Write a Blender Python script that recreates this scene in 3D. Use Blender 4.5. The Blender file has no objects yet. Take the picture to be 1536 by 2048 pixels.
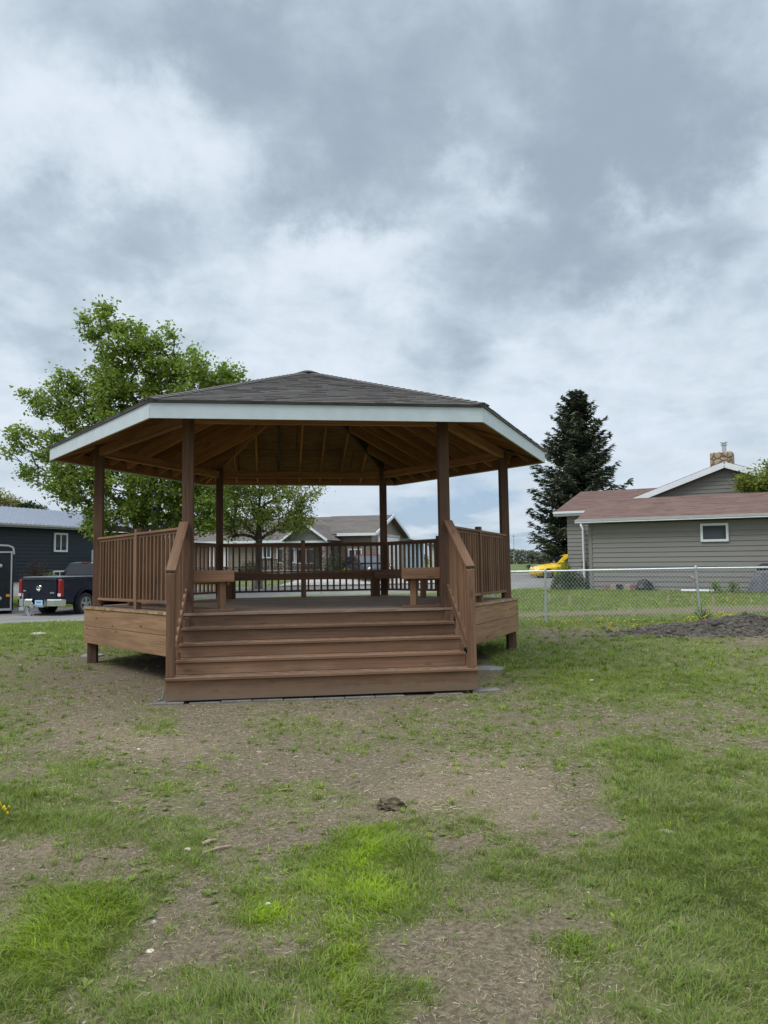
import bpy, math, random
import numpy as np
from mathutils import Vector, Matrix

random.seed(7)
RNG = np.random.default_rng(11)
sc = bpy.context.scene
COL = sc.collection

# ------------------------------------------------------------------ camera model (photo pixels, 1536 x 2048)
F, PITCH, ROLL, CH = 1539.8, 0.0632, -0.0096, 1.657


def W(px, py, Y):
    """world point on the sight line of photo pixel (px,py) at world depth Y"""
    a, b = px - 768, py - 1024
    c, s = math.cos(-ROLL), math.sin(-ROLL)
    u, v = a * c - b * s, a * s + b * c
    cp, sp = math.cos(PITCH), math.sin(PITCH)
    dx, up, fw = u / F, -v / F, 1.0
    y = fw * cp - up * sp
    z = fw * sp + up * cp
    return Vector((dx / y * Y, Y, CH + z / y * Y))


def project_np(P):
    d = P - np.array([0, 0, CH])
    c, s = math.cos(PITCH), math.sin(PITCH)
    dep = d[:, 1] * c + d[:, 2] * s
    up = -d[:, 1] * s + d[:, 2] * c
    dep = np.where(dep < .05, .05, dep)
    u, v = F * d[:, 0] / dep, -F * up / dep
    cr, sr = math.cos(ROLL), math.sin(ROLL)
    return 768 + u * cr - v * sr, 1024 + u * sr + v * cr


cam_d = bpy.data.cameras.new("camera")
cam = bpy.data.objects.new("camera", cam_d)
COL.objects.link(cam)
cam_d.sensor_fit = 'VERTICAL'
cam_d.sensor_height = 36.0
cam_d.lens = F / 2048 * 36.0
cam_d.clip_start, cam_d.clip_end = 0.05, 5000
cam.matrix_world = Matrix.Translation((0, 0, CH)) @ Matrix.Rotation(math.pi / 2 + PITCH, 4, 'X') @ Matrix.Rotation(ROLL, 4, 'Z')
sc.camera = cam


# ------------------------------------------------------------------ numpy value noise
def _h(ix, iy, seed):
    n = (ix.astype(np.int64) * 374761393 + iy.astype(np.int64) * 668265263 + seed * 1442695041) & 0x7fffffff
    n = ((n ^ (n >> 13)) * 1274126177) & 0x7fffffff
    n = n ^ (n >> 16)
    return (n & 0xffff) / 65535.0


def vnoise(x, y, seed=0):
    x = np.asarray(x, float); y = np.asarray(y, float)
    ix, iy = np.floor(x), np.floor(y)
    fx, fy = x - ix, y - iy
    fx = fx * fx * (3 - 2 * fx); fy = fy * fy * (3 - 2 * fy)
    a = _h(ix, iy, seed); b = _h(ix + 1, iy, seed); c = _h(ix, iy + 1, seed); d = _h(ix + 1, iy + 1, seed)
    return (a * (1 - fx) + b * fx) * (1 - fy) + (c * (1 - fx) + d * fx) * fy


def fbm(x, y, seed=0, o=4):
    t = 0; a = .5; k = 1.0; n = 0
    for i in range(o):
        t = t + a * vnoise(x * k, y * k, seed + i * 17); n += a; a *= .5; k *= 2.03
    return t / n


# ------------------------------------------------------------------ terrain heights
_CP = [(0, 0, 0), (-5, 5, 0), (5, 5, 0), (-1.3, 13.5, 0), (-5, 12, 0), (3, 12, 0), (6, 10, 0), (-8, 12, 0), (9, 5, 0), (-9, 5, 0),
       (0, -10, 0), (12, -6, 0), (-12, -6, 0), (-8, 17, -.05), (7, 14, .06), (1.5, 16, .05),
       (3, 18.6, .12), (6, 18.6, .17), (10, 18, .17), (9, 30, .42), (14, 27, .4), (10, 24, .28), (16, 22, .3), (8, 40, .5), (20, 40, .5),
       (10.5, 46, .5), (8, 58, .6), (-6, 32, 0), (-2, 32, .08), (1, 32, .12), (-3, 38, .3), (3, 38, .35), (-14, 39, .3),
       (-1, 50, .7), (-8, 52, .7), (4, 58, .7), (-11.5, 28, -.23), (-15, 25, -.25), (-9, 24, -.15), (-20, 43, .7), (-15, 47, .65), (-24, 38, .6),
       (-10.5, 34, .05), (-60, 90, .7), (0, 120, .8), (60, 120, .8), (120, 60, .6), (-120, 60, .5), (0, 300, .9), (300, 300, .9), (-300, 300, .9),
       (0, 900, .9), (900, 900, .9), (-900, 900, .9), (-40, 0, -.1), (40, 0, .2)]
_CP = np.array(_CP, float)


def gz_np(x, y):
    x = np.asarray(x, float); y = np.asarray(y, float)
    num = np.zeros_like(x); den = np.zeros_like(x)
    for cx, cy, cz in _CP:
        w = 1.0 / ((x - cx) ** 2 + (y - cy) ** 2 + 3.0) ** 2
        num += w * cz; den += w
    return num / den


def gz(x, y):
    return float(gz_np(np.array([x]), np.array([y]))[0])


# ------------------------------------------------------------------ mesh builder
class MB:
    def __init__(s):
        s.v, s.f, s.uv, s.m, s.t = [], [], [], [], []

    def face(s, pts, uvs=None, m=0, t=0.5):
        b = len(s.v)
        s.v += [tuple(p) for p in pts]
        s.f.append(tuple(range(b, b + len(pts))))
        s.uv += uvs if uvs else [(p[0], p[1]) for p in pts]
        s.m.append(m); s.t.append(t)

    def hexa(s, P, m=0, t=None, L=None):
        """8 corners: 0-3 bottom ring, 4-7 top ring (CCW seen from above); U runs along the longest edge"""
        P = [Vector(p) for p in P]
        t = random.random() if t is None else t
        ou, ov = random.uniform(0, 60), random.uniform(0, 60)
        ex = (P[1] - P[0]).length; ey = (P[3] - P[0]).length; ez = (P[4] - P[0]).length
        ax = max((ex, 0), (ey, 1), (ez, 2))[1]
        d = [(P[1] - P[0]), (P[3] - P[0]), (P[4] - P[0])]
        d = [q.normalized() if q.length > 1e-9 else Vector((1, 0, 0)) for q in d]
        b = len(s.v)
        s.v += [tuple(p) for p in P]
        for k, q in enumerate([(0, 3, 2, 1), (4, 5, 6, 7), (0, 1, 5, 4), (1, 2, 6, 5), (2, 3, 7, 6), (3, 0, 4, 7)]):
            s.f.append(tuple(b + i for i in q)); s.m.append(m); s.t.append(t)
            for i in q:
                r = P[i] - P[0]
                u = r.dot(d[ax]); o1, o2 = [w for w in range(3) if w != ax]
                s.uv.append((ou + u, ov + r.dot(d[o1]) + r.dot(d[o2]) * 1.31 + (0.37 * k)))

    def box(s, c, size, rz=0.0, m=0, t=None):
        x, y, z = size[0] / 2, size[1] / 2, size[2] / 2
        ca, sa = math.cos(rz), math.sin(rz)
        P = []
        for dz in (-z, z):
            for dx, dy in ((-x, -y), (x, -y), (x, y), (-x, y)):
                P.append((c[0] + dx * ca - dy * sa, c[1] + dx * sa + dy * ca, c[2] + dz))
        s.hexa(P, m, t)

    def beam(s, p0, p1, w, h, up=(0, 0, 1), m=0, t=None):
        p0, p1 = Vector(p0), Vector(p1)
        d = (p1 - p0).normalized(); up = Vector(up)
        side = d.cross(up)
        if side.length < 1e-6: side = d.cross(Vector((0, 1, 0)))
        side.normalize(); u = side.cross(d).normalized()
        a, b = side * (w / 2), u * (h / 2)
        s.hexa([p0 - a - b, p0 + a - b, p1 + a - b, p1 - a - b, p0 - a + b, p0 + a + b, p1 + a + b, p1 - a + b], m, t)

    def prism(s, ring, vec, m=0, t=None):
        """closed planar ring extruded by vec (ngon caps)"""
        ring = [Vector(p) for p in ring]; vec = Vector(vec)
        t = random.random() if t is None else t
        n = len(ring); b = len(s.v)
        s.v += [tuple(p) for p in ring] + [tuple(p + vec) for p in ring]
        s.f.append(tuple(b + i for i in reversed(range(n)))); s.f.append(tuple(b + n + i for i in range(n)))
        o = random.uniform(0, 50)
        s.uv += [(o + ring[i].x + ring[i].y * .2, o + ring[i].z + ring[i].y) for i in reversed(range(n))]
        s.uv += [(o + p.x + p.y * .2, o + p.z + p.y) for p in ring]
        s.m += [m, m]; s.t += [t, t]
        acc = 0
        for i in range(n):
            j = (i + 1) % n; l = (ring[j] - ring[i]).length
            s.f.append((b + i, b + j, b + n + j, b + n + i)); s.m.append(m); s.t.append(t)
            s.uv += [(o + acc, o), (o + acc + l, o), (o + acc + l, o + vec.length), (o + acc, o + vec.length)]
            acc += l

    def tube(s, pts, radii, n=6, m=0, t=.5, cap=True):
        pts = [Vector(p) for p in pts]
        if not hasattr(radii, '__len__'): radii = [radii] * len(pts)
        b0 = len(s.v)
        ref = Vector((0.13, 0.27, 0.95))
        acc = 0
        for k, p in enumerate(pts):
            d = (pts[min(k + 1, len(pts) - 1)] - pts[max(k - 1, 0)])
            d = d.normalized() if d.length > 1e-9 else Vector((0, 0, 1))
            a = d.cross(ref)
            if a.length < .05: a = d.cross(Vector((1, 0, 0)))
            a.normalize(); c = d.cross(a)
            for i in range(n):
                g = 2 * math.pi * i / n
                s.v.append(tuple(p + (a * math.cos(g) + c * math.sin(g)) * radii[k]))
        for k in range(len(pts) - 1):
            l = (pts[k + 1] - pts[k]).length
            for i in range(n):
                j = (i + 1) % n
                s.f.append((b0 + k * n + i, b0 + (k + 1) * n + i, b0 + (k + 1) * n + j, b0 + k * n + j)); s.m.append(m); s.t.append(t)
                s.uv += [(acc, i / n), (acc + l, i / n), (acc + l, (i + 1) / n), (acc, (i + 1) / n)]
            acc += l
        if cap:
            s.f.append(tuple(b0 + i for i in range(n))); s.m.append(m); s.t.append(t); s.uv += [(0, 0)] * n
            e = b0 + (len(pts) - 1) * n
            s.f.append(tuple(e + i for i in reversed(range(n)))); s.m.append(m); s.t.append(t); s.uv += [(0, 0)] * n

    def disc_ring(s, c, axis, profile, n=20, m=0, t=.5):
        """lathe: profile = [(offset along axis, radius)]"""
        c = Vector(c); ax = Vector(axis).normalized()
        a = ax.cross(Vector((0, 0, 1)))
        if a.length < .05: a = Vector((1, 0, 0))
        a.normalize(); d = ax.cross(a)
        b0 = len(s.v)
        for o, r in profile:
            for i in range(n):
                g = 2 * math.pi * i / n
                s.v.append(tuple(c + ax * o + (a * math.cos(g) + d * math.sin(g)) * r))
        for k in range(len(profile) - 1):
            for i in range(n):
                j = (i + 1) % n
                s.f.append((b0 + k * n + i, b0 + k * n + j, b0 + (k + 1) * n + j, b0 + (k + 1) * n + i)); s.m.append(m); s.t.append(t)
                s.uv += [(0, 0)] * 4

    def build(s, name, mats, parent=None, bevel=0.0, smooth=False):
        me = bpy.data.meshes.new(name)
        me.from_pydata(s.v, [], s.f)
        if not isinstance(mats, (list, tuple)): mats = [mats]
        for q in mats: me.materials.append(q)
        me.polygons.foreach_set('material_index', s.m)
        uvl = me.uv_layers.new(name='UVMap')
        uvl.data.foreach_set('uv', [c for q in s.uv for c in q])
        at = me.attributes.new('tint', 'FLOAT', 'FACE'); at.data.foreach_set('value', s.t)
        if smooth: me.polygons.foreach_set('use_smooth', [True] * len(s.f))
        me.update()
        o = bpy.data.objects.new(name, me)
        COL.objects.link(o)
        if parent: o.parent = parent
        if bevel:
            b = o.modifiers.new('bevel', 'BEVEL'); b.width = bevel; b.segments = 1; b.limit_method = 'ANGLE'
        return o


def big_mesh(name, verts, faces_flat, counts, mat, tint=None, parent=None, smooth=False, attrs=None):
    me = bpy.data.meshes.new(name)
    nv = len(verts)
    me.vertices.add(nv); me.vertices.foreach_set('co', np.asarray(verts, np.float32).ravel())
    me.loops.add(len(faces_flat)); me.loops.foreach_set('vertex_index', np.asarray(faces_flat, np.int32))
    counts = np.asarray(counts, np.int32)
    st = np.concatenate([[0], np.cumsum(counts)[:-1]]).astype(np.int32)
    me.polygons.add(len(counts)); me.polygons.foreach_set('loop_start', st); me.polygons.foreach_set('loop_total', counts)
    if tint is not None:
        a = me.attributes.new('tint', 'FLOAT', 'POINT'); a.data.foreach_set('value', np.asarray(tint, np.float32))
    for k, q in (attrs or {}).items():
        a = me.attributes.new(k, 'FLOAT', 'POINT'); a.data.foreach_set('value', np.asarray(q, np.float32))
    if smooth: me.polygons.foreach_set('use_smooth', np.ones(len(counts), bool))
    me.materials.append(mat)
    me.update(calc_edges=True); me.validate()
    o = bpy.data.objects.new(name, me); COL.objects.link(o)
    if parent: o.parent = parent
    return o


def thing(name, label, cat, loc=(0, 0, 0), rz=0.0, group=None):
    o = bpy.data.objects.new(name, None); COL.objects.link(o)
    o.empty_display_size = .2
    o.location = loc; o.rotation_euler = (0, 0, rz)
    return tag(o, label, cat, group)


def tag(o, label, cat, group=None):
    o['label'] = label; o['category'] = cat
    if group: o['group'] = group
    return o


def kind(o, k):
    o['kind'] = k
    return o


# ------------------------------------------------------------------ materials
MATS = {}


def nmat(name):
    m = bpy.data.materials.new(name); m.use_nodes = True
    nt = m.node_tree
    b = nt.nodes['Principled BSDF']
    return m, nt, b


def N(nt, typ, **kw):
    n = nt.nodes.new(typ)
    for k, v in kw.items():
        if k in n.inputs: n.inputs[k].default_value = v
        else: setattr(n, k, v)
    return n


def mixc(nt, fac, a, b, blend='MIX'):
    n = nt.nodes.new('ShaderNodeMix'); n.data_type = 'RGBA'; n.blend_type = blend
    for sock, val in ((n.inputs[0], fac), (n.inputs[6], a), (n.inputs[7], b)):
        if isinstance(val, bpy.types.NodeSocket): nt.links.new(val, sock)
        elif hasattr(val, '__len__'): sock.default_value = (*val[:3], 1)
        else: sock.default_value = val
    return n.outputs[2]


def mth(nt, op, a, b=None, c=None, clamp=False):
    n = nt.nodes.new('ShaderNodeMath'); n.operation = op; n.use_clamp = clamp
    for i, v in enumerate((a, b, c)):
        if v is None: continue
        if isinstance(v, bpy.types.NodeSocket): nt.links.new(v, n.inputs[i])
        else: n.inputs[i].default_value = v
    return n.outputs[0]


def smooth(nt, x, lo, hi):
    n = nt.nodes.new('ShaderNodeMapRange'); n.interpolation_type = 'SMOOTHSTEP'
    n.inputs['From Min'].default_value = lo; n.inputs['From Max'].default_value = hi
    nt.links.new(x, n.inputs['Value'])
    return n.outputs['Result']


def noise(nt, vec, scale, detail=4, rough=.55, dist=0.0):
    n = N(nt, 'ShaderNodeTexNoise', Scale=scale, Detail=detail, Roughness=rough, Distortion=dist)
    if vec is not None: nt.links.new(vec, n.inputs['Vector'])
    return n.outputs['Fac']


def mapping(nt, vec, scale):
    n = nt.nodes.new('ShaderNodeMapping'); n.inputs['Scale'].default_value = scale
    nt.links.new(vec, n.inputs['Vector'])
    return n.outputs['Vector']


def bump(nt, b, h, strength, dist=.01):
    n = N(nt, 'ShaderNodeBump', Strength=strength, Distance=dist)
    nt.links.new(h, n.inputs['Height']); nt.links.new(n.outputs['Normal'], b.inputs['Normal'])


def attr(nt, name):
    n = nt.nodes.new('ShaderNodeAttribute'); n.attribute_name = name
    return n.outputs['Fac']


def wood(name, light, dark, knots=.5, rough=.72, weather=(.30, .27, .23), wamt=.25):
    m, nt, b = nmat(name)
    uv = nt.nodes.new('ShaderNodeUVMap').outputs['UV']
    g1 = noise(nt, mapping(nt, uv, (1.6, 42, 1)), 1.0, 5, .6, .35)
    g2 = noise(nt, mapping(nt, uv, (.7, 7, 1)), 1.0, 3, .5, .6)
    g3 = noise(nt, mapping(nt, uv, (.9, 2.1, 1)), 1.3, 4, .6, .2)
    f = mth(nt, 'MULTIPLY_ADD', g1, .55, mth(nt, 'MULTIPLY', g2, .45))
    c = mixc(nt, smooth(nt, f, .34, .66), dark, light)
    c = mixc(nt, mth(nt, 'MULTIPLY', smooth(nt, g3, .5, .78), wamt), c, weather)
    t = attr(nt, 'tint')
    c = mixc(nt, 1.0, c, mixc(nt, t, (.68, .67, .66), (1.28, 1.26, 1.22)), 'MULTIPLY')
    # knots
    vo = N(nt, 'ShaderNodeTexVoronoi', Scale=1.0, Randomness=1.0)
    nt.links.new(mapping(nt, uv, (2.1, 6.5, 1)), vo.inputs['Vector'])
    k = smooth(nt, vo.outputs['Distance'], .17, .05)
    c = mixc(nt, mth(nt, 'MULTIPLY', k, knots), c, tuple(x * .38 for x in dark))
    if name == 'step_wood':   # soil splashed on the bottom step and trodden into the treads
        tc = nt.nodes.new('ShaderNodeTexCoord').outputs['Object']; sz = nt.nodes.new('ShaderNodeSeparateXYZ'); nt.links.new(tc, sz.inputs[0])
        sp_ = noise(nt, tc, 9, 6, .7); up_ = nt.nodes.new('ShaderNodeNewGeometry'); sn = nt.nodes.new('ShaderNodeSeparateXYZ'); nt.links.new(up_.outputs['Normal'], sn.inputs[0])
        c = mixc(nt, mth(nt, 'MULTIPLY', smooth(nt, mth(nt, 'MULTIPLY_ADD', sp_, .22, mth(nt, 'MULTIPLY', sz.outputs[2], -1.0)), -.05, .08), .5), c, (.19, .15, .105))
        c = mixc(nt, mth(nt, 'MULTIPLY', mth(nt, 'MULTIPLY', smooth(nt, sp_, .42, .68), smooth(nt, sn.outputs[2], .5, .9)), .6), c, (.27, .22, .16))
    nt.links.new(c, b.inputs['Base Color'])
    b.inputs['Roughness'].default_value = rough
    b.inputs['Specular IOR Level'].default_value = .3
    bump(nt, b, f, .35, .004)
    MATS[name] = m
    return m


def plain(name, col, rough=.6, metal=0.0, var=.18, scale=3.0, spec=.5, bmp=0.0, bscale=40, coat=0.0):
    m, nt, b = nmat(name)
    tc = nt.nodes.new('ShaderNodeTexCoord').outputs['Object']
    n = noise(nt, tc, scale, 5, .6)
    c = mixc(nt, smooth(nt, n, .3, .7), tuple(x * (1 - var) for x in col), tuple(min(1, x * (1 + var)) for x in col))
    nt.links.new(c, b.inputs['Base Color'])
    b.inputs['Roughness'].default_value = rough; b.inputs['Metallic'].default_value = metal
    b.inputs['Specular IOR Level'].default_value = spec
    b.inputs['Coat Weight'].default_value = coat
    if bmp: bump(nt, b, noise(nt, tc, bscale, 4), bmp, .01)
    MATS[name] = m
    return m


def tinted(name, c0, c1, rough=.8, transl=0.0, c2=None, nvar=True):
    """colour set by the per-leaf / per-tab tint attribute"""
    m, nt, b = nmat(name)
    t = attr(nt, 'tint')
    if c2 is None:
        c = mixc(nt, t, c0, c1)
    else:
        r = nt.nodes.new('ShaderNodeValToRGB')
        r.color_ramp.elements[0].color = (*c0, 1); r.color_ramp.elements[1].color = (*c2, 1)
        e = r.color_ramp.elements.new(.5); e.color = (*c1, 1)
        nt.links.new(t, r.inputs['Fac']); c = r.outputs['Color']
    nt.links.new(c, b.inputs['Base Color'])
    b.inputs['Roughness'].default_value = rough
    b.inputs['Specular IOR Level'].default_value = .25
    if transl:
        tr = nt.nodes.new('ShaderNodeBsdfTranslucent'); nt.links.new(c, tr.inputs['Color'])
        mx = nt.nodes.new('ShaderNodeMixShader'); mx.inputs[0].default_value = transl
        nt.links.new(b.outputs[0], mx.inputs[1]); nt.links.new(tr.outputs[0], mx.inputs[2])
        nt.links.new(mx.outputs[0], nt.nodes['Material Output'].inputs['Surface'])
    MATS[name] = m
    return m


def shingle_mat(name, c0, c1, c2):
    m, nt, b = nmat(name)
    t = attr(nt, 'tint')
    r = nt.nodes.new('ShaderNodeValToRGB')
    r.color_ramp.elements[0].color = (*c0, 1); r.color_ramp.elements[1].color = (*c2, 1)
    e = r.color_ramp.elements.new(.5); e.color = (*c1, 1)
    nt.links.new(t, r.inputs['Fac'])
    tc = nt.nodes.new('ShaderNodeTexCoord').outputs['Object']
    g = noise(nt, tc, 160, 2, .7); st = noise(nt, tc, 1.1, 4, .6)
    c = mixc(nt, mth(nt, 'MULTIPLY', smooth(nt, g, .35, .7), .55), r.outputs['Color'], (c0[0] * .5, c0[1] * .5, c0[2] * .5))
    c = mixc(nt, mth(nt, 'MULTIPLY', smooth(nt, st, .45, .75), .3), c, c2)
    nt.links.new(c, b.inputs['Base Color'])
    b.inputs['Roughness'].default_value = .9; b.inputs['Specular IOR Level'].default_value = .2
    bump(nt, b, g, .4, .003)
    MATS[name] = m
    return m


def glass_dark(name, col=(.03, .035, .04), rough=.08):
    m, nt, b = nmat(name)
    tc = nt.nodes.new('ShaderNodeTexCoord').outputs['Object']
    n = noise(nt, tc, 1.7, 3)
    nt.links.new(mixc(nt, n, tuple(x * .6 for x in col), tuple(x * 1.5 for x in col)), b.inputs['Base Color'])
    b.inputs['Roughness'].default_value = rough; b.inputs['Specular IOR Level'].default_value = .5
    MATS[name] = m
    return m


wood('stain_wood', (.245, .138, .080), (.138, .073, .042), .55)
wood('stain_post', (.165, .090, .058), (.085, .045, .030), .35, .75, (.2, .15, .11), .2)
wood('step_wood', (.228, .130, .078), (.140, .077, .046), .45, .66, (.30, .20, .13), .45)
wood('skirt_wood', (.30, .185, .100), (.175, .098, .054), .9, .75, (.38, .27, .16), .4)
wood('rafter_wood', (.40, .188, .088), (.20, .088, .040), .6, .8, (.34, .22, .1), .35)
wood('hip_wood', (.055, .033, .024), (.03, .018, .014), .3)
wood('deck_wood', (.28, .195, .145), (.17, .11, .08), .3, .7, (.28, .23, .19), .45)
wood('endgrain_wood', (.44, .31, .15), (.25, .16, .075), .8, .85, (.45, .36, .22), .4)
plain('white_paint', (.50, .56, .59), .55, 0, .05, 5)
shingle_mat('gazebo_shingles', (.105, .096, .091), (.138, .125, .118), (.17, .155, .145))
shingle_mat('brown_shingles', (.15, .092, .077), (.188, .118, .098), (.225, .150, .126))
shingle_mat('grey_shingles', (.115, .098, .088), (.16, .14, .125), (.2, .175, .155))
plain('concrete', (.25, .24, .215), .9, 0, .2, 9, .2, .4)
plain('paver_grey', (.17, .162, .145), .9, 0, .25, 14, .2, .5)
plain('galvanised', (.52, .55, .57), .42, .7, .12, 20)
plain('rail_metal', (.72, .75, .77), .38, .5, .08, 20)
plain('wire_metal', (.50, .53, .54), .45, .6, .05, 20)
plain('post_metal', (.40, .44, .45), .5, .5, .15, 20)


def osb():
    m, nt, b = nmat('roof_board')
    uv = nt.nodes.new('ShaderNodeUVMap').outputs['UV']
    g = noise(nt, mapping(nt, uv, (2.2, 22, 1)), 1, 6, .65, .5)
    k = N(nt, 'ShaderNodeTexVoronoi', Scale=1.0)
    nt.links.new(mapping(nt, uv, (2.7, 7.5, 1)), k.inputs['Vector'])
    big = noise(nt, uv, 1.1, 4, .6)
    c = mixc(nt, smooth(nt, g, .3, .7), (.15, .076, .038), (.34, .182, .095))
    c = mixc(nt, mth(nt, 'MULTIPLY', smooth(nt, k.outputs['Distance'], .2, .06), .75), c, (.035, .018, .01))
    c = mixc(nt, mth(nt, 'MULTIPLY', smooth(nt, big, .5, .72), .55), c, (.11, .062, .032))
    # plywood joints
    br = N(nt, 'ShaderNodeTexBrick', Scale=1.0)
    br.inputs['Mortar Size'].default_value = .008; br.inputs['Brick Width'].default_value = 2.44; br.inputs['Row Height'].default_value = 1.22
    br.inputs['Color1'].default_value = br.inputs['Color2'].default_value = (1, 1, 1, 1); br.inputs['Mortar'].default_value = (.1, .1, .1, 1)
    nt.links.new(uv, br.inputs['Vector'])
    c = mixc(nt, 1.0, c, br.outputs['Color'], 'MULTIPLY')
    nt.links.new(c, b.inputs['Base Color']); b.inputs['Roughness'].default_value = .85
    bump(nt, b, g, .3, .003)
    MATS['roof_board'] = m


osb()


def shingle_field(mb, O, e, up, nrm, W0, tl, course=.145, tab=(.16, .36), lift=.015, t0=-.03, tmax=None, left=None, right=None):
    """rows of shingle tabs. O origin on the eave line, e along the eave, up along the slope, nrm the outward normal.
    left(t), right(t) give the extent along e at slope distance t"""
    k = 0
    t = t0
    while t < tmax - .02:
        a, bb = left(max(t, 0)), right(max(t, 0))
        t1 = min(t + course * 1.25, tmax)
        s0 = a
        s = a - random.uniform(0, tab[0])
        while s < bb - 1e-3:
            w = random.uniform(*tab)
            x0, x1 = max(s, a), min(s + w, bb)
            s += w
            if x1 - x0 < .01: continue
            l0 = lift * random.choice([.9, .95, 1.0, 1.2]); l1 = .0015
            jt = t + random.uniform(-.004, .004)
            tops = [(x0, jt, l0), (x1, jt, l0), (min(max(x1, left(t1)), right(t1)), t1, l1), (max(min(x0, right(t1)), left(t1)), t1, l1)]
            P = [O + e * p[0] + up * p[1] + nrm * p[2] for p in tops]
            B = [O + e * x0 + up * jt - nrm * .002, O + e * x1 + up * jt - nrm * .002]
            tt = min(1, max(0, random.gauss(.5, .2)))
            mb.face(P, t=tt)
            mb.face([B[0], B[1], P[1], P[0]], t=max(0, tt - .35))
            mb.face([B[0], P[0], P[3]], t=tt * .6); mb.face([B[1], P[2], P[1]], t=tt * .6)
        t += course
        k += 1
# ================================================================== GAZEBO
pa, pb, pc = 1.757, 3.564, 3.035
da, db, dc = 1.858, 3.789, 3.114
ra, rb, rc = 2.158, 4.381, 3.786
ZD, ZSK, ZFB, ZFT, ZAP = .95, .354, 3.425, 3.62, 5.03
SW, SD = 1.881, 1.08
gaz = thing('gazebo', 'six-sided brown stained wooden gazebo with shingled roof and five front steps', 'gazebo', (-1.312, 13.557, 0))
gaz.rotation_euler = (-.0147, -.0036, .1419)


def hexpts(a, b, c):
    return [Vector((-a, -c, 0)), Vector((a, -c, 0)), Vector((b, 0, 0)), Vector((a, c, 0)), Vector((-a, c, 0)), Vector((-b, 0, 0))]


PP, DP, RP = hexpts(pa, pb, pc), hexpts(da, db, dc), hexpts(ra, rb, rc)
Z = lambda v, z: Vector((v[0], v[1], z))
M = MATS


def inset_line(i, d):
    a, b = PP[i], PP[(i + 1) % 6]
    e = (b - a).normalized(); n = Vector((-e.y, e.x, 0))
    return a + n * d, e


def isect(p, d, q, e):
    den = d.x * e.y - d.y * e.x
    t = ((q.x - p.x) * e.y - (q.y - p.y) * e.x) / den
    return p + d * t


def bench_corner(k, d):
    """corner k of the bench line inset by d; the two front corners end on a line parallel to the front"""
    front = (Vector((0, -pc + .07, 0)), Vector((1, 0, 0)))
    if k == 1: return isect(*inset_line(1, d), *front)
    if k == 0: return isect(*inset_line(5, d), *front)
    return isect(*inset_line((k - 1) % 6, d), *inset_line(k % 6, d))


# --- posts, beams
for i, p in enumerate(PP):
    mb = MB(); mb.beam(Z(p, ZD), Z(p, 3.72), .145, .145, up=(0, 1, 0)); mb.build('post', M['stain_post'], gaz, .006)
    q = p * 1.02
    mb = MB(); mb.beam(Z(q, -.15), Z(q, .9), .15, .15, up=(0, 1, 0)); mb.build('support_leg', M['stain_post'], gaz, .006)
for i in range(6):
    a, b = PP[i], PP[(i + 1) % 6]; e = (b - a).normalized()
    mb = MB(); mb.beam(Z(a + e * .075, 3.575), Z(b - e * .075, 3.575), .085, .14); mb.build('roof_beam', M['rafter_wood'], gaz, .004)

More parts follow.
